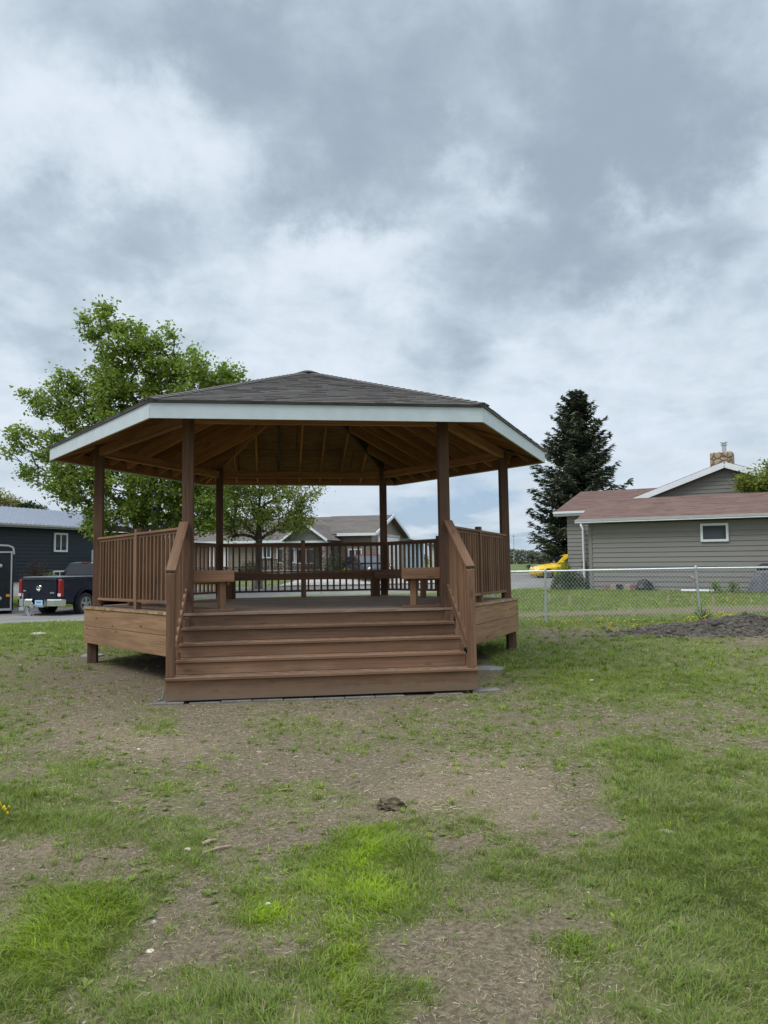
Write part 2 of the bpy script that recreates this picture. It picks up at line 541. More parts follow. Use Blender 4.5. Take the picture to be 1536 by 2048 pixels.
# --- roof
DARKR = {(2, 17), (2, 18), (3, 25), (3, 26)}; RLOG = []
ZE = ZFT + .035
for i in range(6):
    a, b = RP[i], RP[(i + 1) % 6]
    e = (b - a).normalized(); n = Vector((-e.y, e.x, 0)); L = (b - a).length
    ap = (-a).dot(n); slope = (ZAP - ZE) / ap
    up = (n + Vector((0, 0, slope))).normalized(); nrm = e.cross(up).normalized()
    cosS = ap / math.hypot(ap, ZAP - ZE)
    TL = math.hypot(ap, ZAP - ZE)
    sa = (-a).dot(e)
    O = Z(a, ZE)
    left = lambda t: sa * t / TL
    right = lambda t: L - (L - sa) * t / TL
    mb = MB(); shingle_field(mb, O, e, up, nrm, L, TL, tab=(.11, .27), t0=-.03, tmax=TL, left=left, right=right)
    mb.build('shingles', M['gazebo_shingles'], gaz)
    # sheathing board under the shingles
    mb = MB()
    P = [O - nrm * .004, O + e * L - nrm * .004, Vector((0, 0, ZAP)) - nrm * .004]
    Q = [p - nrm * .016 for p in P]
    uv = [(i * 3.3 + 0, 0), (i * 3.3 + L, 0), (i * 3.3 + sa, TL)]
    mb.face(P, uv); mb.face([Q[2], Q[1], Q[0]], [uv[2], uv[1], uv[0]])
    for j in range(3):
        k = (j + 1) % 3
        mb.face([Q[j], Q[k], P[k], P[j]], [uv[j], uv[k], uv[k], uv[j]])
    mb.build('roof_board', M['roof_board'], gaz)
    # jack rafters
    off = np.arange(-4, 5) * .46 + (L / 2 + (0.05 if i % 2 else -.04))
    for s_ in off:
        if s_ < .12 or s_ > L - .12: continue
        tm = (TL * s_ / sa) if s_ < sa else TL * (L - s_) / (L - sa)
        t0, t1 = .07, tm - .07
        if t1 - t0 < .35: continue
        dn = -nrm * (.020 + .095)
        mb = MB(); mb.beam(O + e * s_ + up * t0 + dn, O + e * s_ + up * t1 + dn, .038, .186, up=nrm)
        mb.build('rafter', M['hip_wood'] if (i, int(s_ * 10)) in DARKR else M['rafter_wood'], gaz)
        RLOG.append((i, int(s_ * 10)))
    # fascia + inner board
    mb = MB(); o_ = n * -.0; mb.beam(Z(a, (ZFB + ZFT) / 2) + n * .012 + e * .004, Z(b, (ZFB + ZFT) / 2) + n * .012 - e * .004, .024, ZFT - ZFB)
    mb.build('fascia_board', M['white_paint'], gaz)
    mb = MB(); mb.beam(Z(a, ZFT - .095) + n * .046 + e * .03, Z(b, ZFT - .095) + n * .046 - e * .03, .038, .17)
    mb.build('rim_board', M['rafter_wood'], gaz)
    # drip edge strip under the first course
    mb = MB(); mb.beam(Z(a, ZFT + .014) - n * .008 - e * .005, Z(b, ZFT + .014) - n * .008 + e * .005, .03, .022)
    mb.build('drip_edge', plain('drip_edge_metal', (.03, .028, .03), .5) if 'drip_edge_metal' not in M else M['drip_edge_metal'], gaz)
    # hip rafter + hip cap
    A = Vector((0, 0, ZAP))
    h0 = Z(a, ZE); d = (A - h0).normalized()
    mb = MB(); sgn = Vector((0, 0, -1)) * .14
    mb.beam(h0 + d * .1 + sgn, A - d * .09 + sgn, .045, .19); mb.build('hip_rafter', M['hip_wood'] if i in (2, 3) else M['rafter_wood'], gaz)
    mb = MB()
    ln = (A - h0).length; sd_ = d.cross(Vector((0, 0, 1))).normalized(); upv = sd_.cross(d).normalized()
    t = -.005
    while t < ln:
        t1 = min(t + .19, ln + .02); c = random.gauss(.38, .15); c = min(.8, max(0, c))
        x0, x1 = h0 + d * t, h0 + d * t1
        w = .105; dz = .028
        l0, l1 = upv * .038, upv * .024
        dr = Vector((0, 0, -dz))
        a0, m0, b0 = x0 - sd_ * w + dr + l0, x0 + l0, x0 + sd_ * w + dr + l0
        a1, m1, b1 = x1 - sd_ * w + dr + l1, x1 + l1, x1 + sd_ * w + dr + l1
        mb.face([a0, m0, m1, a1], t=c); mb.face([m0, b0, b1, m1], t=c)
        th = -upv * .016
        mb.face([a0 + th, m0 + th, m0, a0], t=c * .4); mb.face([m0 + th, b0 + th, b0, m0], t=c * .4)
        mb.face([a0 + th, a0, a1, a1 + th], t=c * .5); mb.face([b0, b0 + th, b1 + th, b1], t=c * .5)
        t += .145
    mb.build('hip_cap', M['gazebo_shingles'], gaz)
mb = MB(); mb.disc_ring((0, 0, ZAP + .0), (0, 0, 1), [(-.03, .24), (.028, .10), (.036, .04), (.037, 0.001)], 12, t=.35); mb.build('ridge_cap', M['gazebo_shingles'], gaz)

# --- deck
mb = MB()
y = -dc - .02; pw = .14
while y < dc:
    y1 = min(y + pw - .006, dc + .02)
    hw = lambda yy: db + .02 - (db - da) * min(1, abs(yy) / dc)
    P = [(-hw(y), y, ZD - .036), (hw(y), y, ZD - .036), (hw(y1), y1, ZD - .036), (-hw(y1), y1, ZD - .036)]
    b0 = len(mb.f)
    mb.hexa(P + [(p[0], p[1], ZD) for p in P], 0)
    mb.m[b0 + 3] = 1; mb.m[b0 + 5] = 1
    y += pw
mb.build('deck_floor', [M['deck_wood'], M['endgrain_wood']], gaz, .003)
for i in range(6):
    a, b = DP[i], DP[(i + 1) % 6]; e = (b - a).normalized(); n = Vector((-e.y, e.x, 0))
    for z0, z1 in ((ZSK, ZSK + .276), (ZSK + .282, ZD - .04)):
        mb = MB(); mb.beam(Z(a, (z0 + z1) / 2) + n * .02 + e * .015, Z(b, (z0 + z1) / 2) + n * .02 - e * .015, .038, z1 - z0)
        mb.build('skirt_board', M['skirt_wood'], gaz, .004)
# joists hidden under the deck floor
for x in np.arange(-3.0, 3.01, .6):
    hy = dc * min(1, (db - abs(x)) / (db - da)) - .1
    mb = MB(); mb.beam((x, -hy, .79), (x, hy, .79), .04, .23); mb.build('floor_joist', M['stain_post'], gaz)

# --- stairs
yf = -dc - SD
for k in range(5):
    yk = yf + .27 * k; zt = .25 + .175 * k
    hwid = 1.885 if k == 0 else 1.80
    zb = -.02 if k == 0 else zt - .175 + .001
    mb = MB(); mb.box((0, yk + .012, (zb + zt - .040) / 2), (2 * hwid, .024, zt - .040 - zb)); mb.build('stair_riser', M['step_wood'], gaz, .003)
    if k < 4:
        ht = 1.89 if k == 0 else 1.80
        mb = MB()
        for j, (o0, o1) in enumerate(((-.028, .118), (.123, .268))):
            mb.box((0, yk + (o0 + o1) / 2, zt - .019), (2 * ht, o1 - o0, .038))
        mb.build('stair_tread', M['step_wood'], gaz, .006)
for sx in (-1, 1):
    x0 = sx * 1.825
    prof = [(yf + .03, .03), (yf + .03, .21)]
    for k in range(1, 5):
        prof += [(yf + .27 * k + .0, .21 + .175 * (k - 1)), (yf + .27 * k, .21 + .175 * k)]
    prof += [(-dc - .01, .91), (-dc - .01, .35), (-dc - .5, .03)]
    mb = MB(); mb.prism([(x0 - .019, p[0], p[1]) for p in prof], (.038, 0, 0)); mb.build('stair_stringer', M['stain_wood'], gaz)
    # newel
    yn = yf + .075; xn = sx * 1.835
    mb = MB(); mb.beam((xn, yn, .25), (xn, yn, 1.475), .1, .1, up=(0, 1, 0)); mb.build('newel_post', M['stain_wood'], gaz, .006)
    xt = sx * 1.80
    h0, h1 = Vector((xn, yn - .03, 1.50)), Vector((xt, -pc - .055, 2.15))
    hr = MB(); hr.beam(h0, h1, .12, .04)
    hr.beam(h0 + Vector((0, .08, -.035)), h1 + Vector((0, 0, -.07)), .038, .09)
    hr = hr.build('handrail', M['stain_wood'], gaz, .006)
    l0, l1 = Vector((xn - sx * .02, yn + .055, .50)), Vector((xt - sx * .02, -pc - .075, 1.24))
    mb = MB(); mb.beam(l0, l1, .05, .09); mb.build('lower_rail', M['stain_wood'], gaz, .004)
    for q in range(7):
        f_ = (q + .8) / 7.6
        p0, p1 = l0.lerp(l1, f_), h0.lerp(h1, f_)
        mb = MB(); mb.beam(p0 + Vector((sx * .015, 0, .02)), Vector((p0.x + sx * .015, p0.y, p1.z - .03)), .038, .038, up=(0, 1, 0))
        mb.build('baluster', M['stain_wood'], hr)
    # tooth blocks between lower rail and steps
    for k in range(1, 5):
        mb = MB(); mb.box((sx * 1.772, yf + .27 * k + .07, .25 + .175 * (k - .5) + .12), (.03, .085, .12)); mb.build('cleat', M['stain_wood'], gaz)

# --- railings
stuffb = MB()
for i in (1, 2, 3, 4, 5):
    a, b = PP[i], PP[(i + 1) % 6]; e = (b - a).normalized(); L = (b - a).length; n = Vector((-e.y, e.x, 0))
    mid = (a + b) / 2
    mb = MB(); mb.beam(Z(mid, ZD), Z(mid, 2.16), .09, .09, up=n); mb.build('rail_post', M['stain_wood'], gaz, .004)
    for s0, s1 in ((.078, L / 2 - .046), (L / 2 + .046, L - .078)):
        mb = MB(); mb.beam(Z(a + e * s0, 2.085), Z(a + e * s1, 2.085), .095, .036); mb.beam(Z(a + e * s0, 2.044), Z(a + e * s1, 2.044), .038, .044)
        rail = mb.build('top_rail', M['stain_wood'], gaz, .004)
        mb = MB(); mb.beam(Z(a + e * s0, 1.075), Z(a + e * s1, 1.075), .07, .042); mb.build('bottom_rail', M['stain_wood'], gaz, .004)
        for q in range(12):
            s_ = s0 + (s1 - s0) * (q + .5) / 12
            p = a + e * (s_ + random.uniform(-.006, .006))
            tl = e * random.uniform(-.008, .008)
            if i in (2, 4):
                stuffb.beam(Z(p, 1.08), Z(p + tl, 2.03), .038, .038, up=n)
            else:
                mb = MB(); mb.beam(Z(p, 1.08), Z(p + tl, 2.03), .038, .038, up=n); mb.build('baluster', M['stain_wood'], rail)
kind(stuffb.build('balusters', M['stain_wood'], gaz), 'stuff')

# --- bench round the inside
for i in (1, 2, 3, 4, 5):
    k0, k1 = i, (i + 1) % 6
    C0 = lambda d: bench_corner(k0, d)
    C1 = lambda d: bench_corner(k1, d)
    e = (C1(.3) - C0(.3)).normalized()
    mb = MB()
    for d0, d1 in ((.10, .235), (.241, .376), (.382, .517)):
        q = [C0(d0) + e * .003, C1(d0) - e * .003, C1(d1) - e * .003, C0(d1) + e * .003]
        mb.hexa([Z(p, 1.462) for p in q] + [Z(p, 1.50) for p in q])
    bn = mb.build('bench', M['stain_wood'], gaz, .004)
    n = Vector((-e.y, e.x, 0))
    mb = MB(); mb.beam(Z(C0(.50) + e * .02, 1.388), Z(C1(.50) - e * .02, 1.388), .036, .145); mb.build('apron_board', M['stain_wood'], bn, .003)
    for f_ in (.02, .5, .98):
        p = (C0(.44)).lerp(C1(.44), f_)
        if f_ == .02 and i == 1: p = p + e * .03
        mb = MB(); mb.beam(Z(p, ZD), Z(p, 1.461), .088, .088, up=n); mb.build('bench_leg', M['stain_wood'], bn, .004)
for k, sx in ((0, 1), (1, -1)):
    o0, o1 = bench_corner(k, .02), bench_corner(k, .56)
    d = (o1 - o0).normalized()
    mb = MB(); mb.beam(Z(o0 + Vector((0, -.03, 0)), 1.43), Z(o1 + Vector((0, -.03, 0)), 1.43), .036, .155)
    mb.beam(Z(o0 + Vector((0, -.03, 0)), .97), Z(o1 + Vector((0, -.03, 0)), .97), .036, .04)
    mb.build('bench_end', M['stain_wood'], gaz, .004)

# --- pavers under the bottom step
rotm = gaz.matrix_world
GR = Matrix.Translation(gaz.location) @ Matrix.Rotation(.1419, 4, 'Z')
ang = .1419
xs = np.arange(-1.80, 1.9, .368)
for j, x in enumerate(xs):
    dy = random.uniform(-.008, .008); dz = random.uniform(-.006, .006)
    if j == 8: continue
    p = GR @ Vector((x, yf + .075 + dy - (.012 if j >= 4 else 0), -0.02 + dz))
    mb = MB(); mb.box((0, 0, 0), (.36, .19, .075))
    o = mb.build('paver', M['paver_grey'], None, .006); o.location = p; o.rotation_euler = (0, 0, ang + random.uniform(-.01, .01))
    if j == 0: tag(o, 'grey paver poking out at the left end of the bottom step', 'paver', 'grey pavers under the bottom step'); o.location = GR @ Vector((x - .05, yf + .05, -.012))
    elif j == len(xs) - 1:
        tag(o, 'grey paver jutting out past the right end of the bottom step', 'paver', 'grey pavers under the bottom step'); o.location = GR @ Vector((x + .12, yf + .10, .002))
    else: tag(o, 'narrow grey paver edge in the middle run under the bottom step', 'paver', 'grey pavers under the bottom step')
# ================================================================== BUILDINGS
def siding(mb, p0, p1, z0, z1, lap, n, proud=.028, clip=None, m=0):
    """lapped boards between plan points p0,p1; clip(z) -> (f0,f1) fractions for gables"""
    p0, p1, n = Vector((p0[0], p0[1], 0)), Vector((p1[0], p1[1], 0)), Vector(n)
    d = p1 - p0
    k = 0; z = z0
    while z < z1 - 1e-4:
        zt = min(z + lap, z1)
        fa = clip(z) if clip else (0, 1); fb = clip(zt - 1e-4) if clip else (0, 1)
        if fb[1] - fb[0] < 0.002: fb = ((fb[0] + fb[1]) / 2,) * 2
        a, b = p0 + d * fa[0], p0 + d * fa[1]; a1, b1 = p0 + d * fb[0], p0 + d * fb[1]
        o = n * proud
        t = random.uniform(.35, .65)
        A, B = Z3(a + o, z), Z3(b + o, z); C, D = Z3(b1 + n * .002, zt), Z3(a1 + n * .002, zt)
        mb.face([A, B, C, D], t=t, m=m)
        mb.face([Z3(a, z), Z3(b, z), B, A], t=t, m=m)
        mb.face([Z3(a, z), A, D], t=t, m=m); mb.face([B, Z3(b, z), C], t=t, m=m)
        z = zt
    # solid back
    return mb


def Z3(v, z): return Vector((v[0], v[1], z))


def siding_mat(name, col):
    m, nt, b = nmat(name)
    t = attr(nt, 'tint')
    tc = nt.nodes.new('ShaderNodeTexCoord').outputs['Object']
    n = noise(nt, mapping(nt, tc, (.6, .6, 2.5)), 1.5, 5, .6)
    c = mixc(nt, t, tuple(x * .88 for x in col), tuple(x * 1.12 for x in col))
    c = mixc(nt, mth(nt, 'MULTIPLY', smooth(nt, n, .45, .8), .3), c, tuple(x * .7 for x in col))
    nt.links.new(c, b.inputs['Base Color']); b.inputs['Roughness'].default_value = .55; b.inputs['Specular IOR Level'].default_value = .3
    MATS[name] = m


siding_mat('tan_siding', (.222, .212, .196))
siding_mat('gable_siding', (.18, .18, .16))
siding_mat('slate_siding', (.022, .034, .045))
siding_mat('taupe_siding', (.23, .195, .155))
siding_mat('cream_siding', (.52, .50, .45))
siding_mat('blue_panel', (.33, .42, .50))
plain('trim_white', (.70, .73, .75), .45, 0, .05, 4)
plain('trim_grey', (.36, .37, .36), .5, 0, .06, 4)
plain('soffit_dark', (.09, .095, .09), .7)
plain('foundation', (.3, .29, .27), .9, 0, .15, 6)
glass_dark('window_glass', (.035, .045, .05), .06)
plain('door_white', (.72, .73, .74), .5, 0, .04, 3)
plain('door_dark', (.03, .026, .022), .5)
plain('metal_roof', (.33, .36, .42), .42, .25, .06, 3)
plain('blue_roof', (.075, .095, .14), .4, .2, .1, 3)


def stone_mat(name, c0, c1, c2, scale):
    m, nt, b = nmat(name)
    tc = nt.nodes.new('ShaderNodeTexCoord').outputs['Object']
    mp = mapping(nt, tc, (scale, scale, scale))
    v = N(nt, 'ShaderNodeTexVoronoi', Scale=1.0); nt.links.new(mp, v.inputs['Vector'])
    e = N(nt, 'ShaderNodeTexVoronoi', Scale=1.0); e.feature = 'DISTANCE_TO_EDGE'; nt.links.new(mp, e.inputs['Vector'])
    s = nt.nodes.new('ShaderNodeSeparateColor'); nt.links.new(v.outputs['Color'], s.inputs[0])
    c = mixc(nt, s.outputs[0], c0, c1)
    nz = noise(nt, tc, 14, 4)
    c = mixc(nt, mth(nt, 'MULTIPLY', nz, .5), c, tuple(x * .6 for x in c0))
    c = mixc(nt, smooth(nt, e.outputs['Distance'], .02, .08), c2, c)
    nt.links.new(c, b.inputs['Base Color']); b.inputs['Roughness'].default_value = .9
    bump(nt, b, smooth(nt, e.outputs['Distance'], 0, .2), .8, .05)
    MATS[name] = m


stone_mat('chimney_stone', (.36, .27, .17), (.46, .36, .25), (.12, .09, .065), 3.4)
stone_mat('wall_stone', (.14, .12, .10), (.30, .27, .24), (.08, .07, .06), 3.5)


def window(parent, cx, z0, z1, w, y, n=-1, mull=1, horiz=False, frame='trim_white', fw=.07):
    """window on a wall facing local -y (n=-1): frame part with a pane sub-part"""
    f = MB(); yy = y + n * .035
    for (x, z, sx, sz) in ((cx - w / 2 + fw / 2, (z0 + z1) / 2, fw, z1 - z0), (cx + w / 2 - fw / 2, (z0 + z1) / 2, fw, z1 - z0)):
        f.box((x, yy, z), (sx, .075, sz))
    for z in (z0 + fw / 2, z1 - fw / 2):
        f.box((cx, yy, z), (w - 2 * fw - .001, .075, fw))
    for q in range(mull):
        x = cx - w / 2 + w * (q + 1) / (mull + 1)
        f.box((x, yy + .004, (z0 + z1) / 2), (fw * .7, .06, z1 - z0 - 2 * fw - .002))
    o = f.build('window', M[frame], parent)
    p = MB(); p.box((cx, y + n * .022, (z0 + z1) / 2), (w - 2 * fw - .002, .02, z1 - z0 - 2 * fw - .002))
    p.build('pane', M['window_glass'], o)
    return o


def gable_roof(mb, x0, x1, y0, y1, ze, zr, tabs='brown', over=.35, only_front=False, course=.17, tab=(.3, .8), lift=.014):
    """shingled gable roof, ridge along x; y0 front eave, y1 back eave"""
    ym = (y0 + y1) / 2
    for sgn in ((1,) if only_front else (1, -1)):
        O = Vector((x0, y0, ze)) if sgn > 0 else Vector((x1, y1, ze))
        e = Vector((sgn, 0, 0)); vec = Vector((0, ym - O.y, zr - ze)); TL = vec.length; up = vec.normalized(); nrm = e.cross(up)
        L = x1 - x0
        shingle_field(mb, O, e, up, nrm, L, TL, course=course, tab=tab, lift=lift, t0=-.02, tmax=TL, left=lambda t: 0, right=lambda t: L)
        P = [O - nrm * .004, O + e * L - nrm * .004, O + e * L + vec - nrm * .004, O + vec - nrm * .004]
        Q = [p - nrm * .10 for p in P]
        mb.face(P, t=.2); mb.face(Q[::-1], t=.2)
        for a in range(4):
            b = (a + 1) % 4; mb.face([Q[a], Q[b], P[b], P[a]], t=.1)


# ---------------------------------------------------------------- right house (tan siding)
A0 = Vector((8.25, 31.0)); zb = .36
rh = thing('house', 'low tan sided house with brown shingle roof and stone chimney behind the chain link fence', 'house', (A0.x, A0.y, zb), math.radians(-30))
H = lambda z: z - zb
LW = 10.2
mb = MB()
siding(mb, (0, 0), (LW, 0), .02, H(3.06), .19, (0, -1, 0))
mb.box((LW / 2, 1.6, H(3.06) / 2), (LW - .02, 3.18, H(3.06) - .04))
mb.build('garage_wall', M['tan_siding'], rh)
mb = MB(); mb.box((.05, -.022, H(3.05) / 2), (.13, .05, H(3.05))); mb.build('corner_trim', M['tan_siding'], rh)
mb = MB(); gable_roof(mb, -.38, LW + .3, -.42, 5.6, H(3.22), H(4.2), only_front=True)
mb.build('garage_roof', M['brown_shingles'], rh)
mb = MB(); mb.prism([(-.36, 2.6, H(4.12)), (-.36, 3.25, H(3.9)), (-.36, 3.25, H(3.0)), (-.36, 2.6, H(3.0))], (LW + .6, 0, 0)); mb.build('garage_back_roof', M['brown_shingles'], rh)
mb = MB(); mb.beam((-.40, -.43, H(3.15)), (LW + .3, -.43, H(3.15)), .03, .15)
mb.beam((-.40, -.24, H(3.085)), (LW + .3, -.24, H(3.085)), .36, .02); mb.build('fascia', M['trim_grey'], rh)
mb = MB()
mb.beam((-.42, -.50, H(3.17)), (LW + .3, -.50, H(3.17)), .10, .085)
mb.build('gutter', M['trim_grey'], rh)
mb = MB(); mb.beam((-.42, -.50, H(3.10)), (LW + .3, -.50, H(3.10)), .085, .035); mb.build('gutter_lip', M['trim_white'], rh)
def wall_s(px):
    k = (px - 768) / F; c, s = math.cos(math.radians(-30)), math.sin(math.radians(-30))
    return (k * 31.0 - 8.25) / (c - k * s)
window(rh, (wall_s(1401) + wall_s(1457)) / 2, H(2.25), H(2.93), wall_s(1457) - wall_s(1401), -.02, mull=0, fw=.085)
# main wing behind
by = 5.4
mb = MB(); siding(mb, (-2.5, by), (11, by), .0, H(3.84), .19, (0, -1, 0)); mb.box((4.25, by + 4.3, H(3.8) / 2), (13.4, 8.5, H(3.8) - .03)); mb.build('main_wall', M['tan_siding'], rh)
mb = MB(); gable_roof(mb, -3.0, 11.5, by - .4, by + 9, H(3.9), H(5.22)); mb.build('main_roof', M['brown_shingles'], rh)
mb = MB(); mb.beam((-3.02, by - .42, H(3.80)), (0.2, by - .42, H(3.80)), .03, .17); mb.beam((-3.02, by - .49, H(3.86)), (-.7, by - .49, H(3.86)), .11, .1)
mb.beam((-3.02, by - .2, H(3.71)), (3, by - .2, H(3.71)), .42, .02)
mb.build('main_fascia', M['trim_white'], rh)
# porch wall left of the garage, with lantern, stone base and downspout
mb = MB(); siding(mb, (-.62, 1.2), (-.02, 1.2), .0, H(3.05), .19, (0, -1, 0)); mb.box((-.32, 3.2, H(3.05) / 2), (.58, 3.96, H(3.02))); mb.build('porch_wall', M['tan_siding'], rh)
mb = MB(); mb.box((-.32, 1.15, .62), (.66, .12, 1.2)); mb.build('stone_base', M['wall_stone'], rh)
mb = MB(); mb.tube([(-.62, 1.06, H(3.2)), (-.60, 1.0, H(3.05)), (-.52, .98, H(2.9)), (-.50, .98, .1)], .045, 8); mb.build('downspout', M['trim_white'], rh)
mb = MB(); mb.disc_ring((-.2, 1.08, H(2.62)), (0, 0, 1), [(-.16, .01), (-.12, .05), (.06, .075), (.10, .09), (.18, .01)], 8); mb.box((-.2, 1.13, H(2.66)), (.05, .1, .3)); mb.build('wall_lantern', M['door_dark'], rh)
# cross gable
gy, gx0, gxa, gx1 = 6.5, .55, 4.45, 8.35
zl, zap_ = H(4.40), H(5.80)
sl = (zap_ - zl) / (gxa - gx0)
mb = MB()
siding(mb, (gx0, gy), (gx1, gy), zl - .5, zap_ - .05, .17, (0, -1, 0), clip=lambda z: ((0, 1) if z < zl else ((z - zl) / (zap_ - zl) * .5, 1 - (z - zl) / (zap_ - zl) * .5)))
mb.prism([(gx0 + .05, gy + .05, zl - .6), (gx1 - .05, gy + .05, zl - .6), (gxa, gy + .05, zap_ - .1)], (0, 4.5, 0))
mb.build('gable_wall', M['gable_siding'], rh)
for s in (-1, 1):
    foot = gxa + s * (gxa - gx0 + .35); zf = zap_ - sl * (gxa - gx0 + .35)
    mb = MB(); O = Vector((foot, gy - .35, zf)) if s > 0 else Vector((foot, gy + 5.0, zf))
    e = Vector((0, 1, 0)) * (1 if s > 0 else -1); vec = Vector((gxa - foot, 0, zap_ - zf)); up = vec.normalized(); nrm = e.cross(up); TL = vec.length
    shingle_field(mb, O + nrm * .12, e, up, nrm, 5.35, TL, course=.17, tab=(.3, .8), t0=-.02, tmax=TL, left=lambda t: 0, right=lambda t: 5.35)
    P = [O + nrm * .118, O + e * 5.35 + nrm * .118, O + e * 5.35 + vec + nrm * .118, O + vec + nrm * .118]; Q = [p - nrm * .1 for p in P]
    mb.face(P, t=.2); mb.face(Q[::-1], t=.2)
    for a in range(4): mb.face([Q[a], Q[(a + 1) % 4], P[(a + 1) % 4], P[a]], t=.1)
    mb.build('gable_roof', M['brown_shingles'], rh)
    mb = MB(); mb.beam((foot, gy - .37, zf - .02), (gxa - s * .0, gy - .37, zap_ - .02), .03, .25, up=(0, 0, 1))
    mb.build('rake_board', M['trim_white'], rh)
# chimney
mb = MB(); mb.box((4.15, 8.2, H(5.9)), (.98, .8, 1.35)); ch = mb.build('chimney', M['chimney_stone'], rh, .05)
mb = MB(); mb.disc_ring((4.25, 8.2, H(6.5)), (0, 0, 1), [(0, .10), (.42, .10), (.43, .15), (.46, .15), (.47, .09), (.53, .09), (.54, .16), (.58, .15), (.59, .0)], 14); mb.build('flue', M['galvanised'], ch)

# ---------------------------------------------------------------- dark slate house on the left
zd_ = .62
S0 = Vector((-21.8, 37.2)); wd = Vector((.34, .94)).normalized()
dh = thing('house', 'dark slate blue house with pale ribbed metal roof behind the pickup', 'house', (S0.x, S0.y, zd_), math.atan2(wd.y, wd.x))
# local x runs along the wall away from the camera, local -y is the side facing the road
Hd = lambda z: z - zd_
mb = MB(); siding(mb, (-3, 0), (11.1, 0), -.2, Hd(3.72), .2, (0, -1, 0)); mb.box((4.05, 4.4, Hd(3.7) / 2 - .1), (14.1, 8.7, Hd(3.7)))
mb.build('wall', M['slate_siding'], dh)
mb = MB(); siding(mb, (11.12, 1.2), (17, 1.2), -.2, Hd(3.72), .2, (0, -1, 0)); mb.box((14, 5, Hd(3.7) / 2 - .1), (5.8, 7.4, Hd(3.7))); mb.build('back_wall', M['slate_siding'], dh)
mb = MB()
zr, ze = Hd(5.15), Hd(3.85); yr = 4.4
for s in (1, -1):
    y0 = -.5 if s > 0 else 9.3
    P = [(-3.4, y0, ze), (17.4, y0, ze), (17.4, yr, zr), (-3.4, yr, zr)]
    if s < 0: P = P[::-1]
    mb.face(P); 
    Q = [(p[0], p[1], p[2] - .12) for p in P]; mb.face(Q[::-1])
    for a in range(4): mb.face([Q[a], Q[(a + 1) % 4], P[(a + 1) % 4], P[a]])
for x in np.arange(-3.3, 17.4, .33):
    mb.beam((x, -.5, ze + .012), (x, yr, zr + .012), .06, .06)
mb.build('metal_roof', M['metal_roof'], dh)
mb = MB(); mb.beam((-3.4, -.52, ze - .1), (17.4, -.52, ze - .1), .04, .2); mb.beam((-3.4, -.60, ze - .06), (17.4, -.60, ze - .06), .12, .10); mb.build('gutter', M['trim_grey'], dh)
mb = MB(); mb.tube([(-1.2, -.5, ze - .15), (-1.0, -.2, ze - .3), (-.9, -.08, ze - .5), (-.9, -.08, .1)], .045, 8); mb.build('downspout', M['trim_white'], dh)
mb = MB(); mb.disc_ring((1.6, 4.3, zr - .1), (0, 0, 1), [(0, .09), (.45, .09), (.46, .14), (.52, .0)], 10); mb.build('roof_vent', M['door_dark'], dh)
def wall_u(px):  # distance along the slate wall where a photo column meets it
    k = (px - 768) / F
    return (k * S0.y - S0.x) / (wd.x - k * wd.y)
uA, uB = wall_u(106), wall_u(133)
def zat(px, py, u): return W(px, py, S0.y + wd.y * u).z
uc = (uA + uB) / 2
window(dh, uc, zat(120, 1104, uc) - zd_, zat(120, 1066, uc) - zd_, uB - uA, -.02, mull=1, fw=.11)
window(dh, uc - .05, zat(120, 1160, uc) - zd_, zat(120, 1141, uc) - zd_, (uB - uA) * .98, -.02, mull=1, fw=.09)
# white entry door bay and deck rail
window(dh, wall_u(173) + .5, Hd(1.9), Hd(3.3), 1.2, 1.18, mull=0, fw=.12)
mb = MB(); x0, x1 = wall_u(161), wall_u(161) + 3.0
yq = -.95
for x in np.linspace(x0, x1, 4): mb.box((x, yq, Hd(1.85)), (.13, .13, 1.25))
mb.beam((x0, yq, Hd(2.38)), (x1, yq, Hd(2.38)), .09, .09); mb.beam((x0, yq, Hd(1.62)), (x1, yq, Hd(1.62)), .07, .07)
for x in np.arange(x0 + .12, x1, .12): mb.box((x, yq, Hd(2.0)), (.045, .045, .7))
mb.box(((x0 + x1) / 2, -.2, Hd(1.48)), (x1 - x0, 1.6, .1))
for x in (x0 + .1, x1 - .1): mb.box((x, -.85, Hd(.9)), (.12, .12, 1.15))
mb.build('deck_rail', M['trim_white'], dh)

# ---------------------------------------------------------------- middle house (taupe, gables)
zm = .62
mh = thing('house', 'taupe house with white trimmed porch gable and tall white garage door', 'house', (-.84, 50, zm), math.radians(-16))
# local: x to the right along the front, front faces -y; the near right corner is the origin
Hm = lambda z: z - zm
mb = MB(); siding(mb, (-2.2, 0), (0, 0), 0, Hm(3.45), .18, (0, -1, 0)); siding(mb, (0, 0), (0, 8), 0, Hm(3.45), .18, (1, 0, 0))
siding(mb, (0, 0), (0, 8), Hm(3.45), Hm(4.7), .18, (1, 0, 0), clip=lambda z: ((z - Hm(3.45)) / 1.25 * .5, 1 - (z - Hm(3.45)) / 1.25 * .5))
mb.box((-2, 4, Hm(3.4) / 2), (3.96, 7.96, Hm(3.4))); mb.prism([(-.02, .05, Hm(3.42)), (-.02, 7.95, Hm(3.42)), (-.02, 4, Hm(4.64))], (-4, 0, 0))
mb.build('garage_wall', M['taupe_siding'], mh)
mb = MB(); siding(mb, (-16.5, -1.0), (-2.2, -1.0), .75, Hm(3.1), .18, (0, -1, 0)); mb.box((-9.4, 3.4, Hm(3.08) / 2), (14.2, 8.7, Hm(3.08))); mb.build('front_wall', M['taupe_siding'], mh)
mb = MB(); mb.box((-9.4, -1.03, .37), (14.3, .14, .74)); mb.build('stone_base', M['wall_stone'], mh)
mb = MB(); gable_roof(mb, -4.2, .45, -.45, 8.45, Hm(3.42), Hm(4.86), course=.2, tab=(.5, 1.4)); mb.build('garage_roof', M['grey_shingles'], mh)
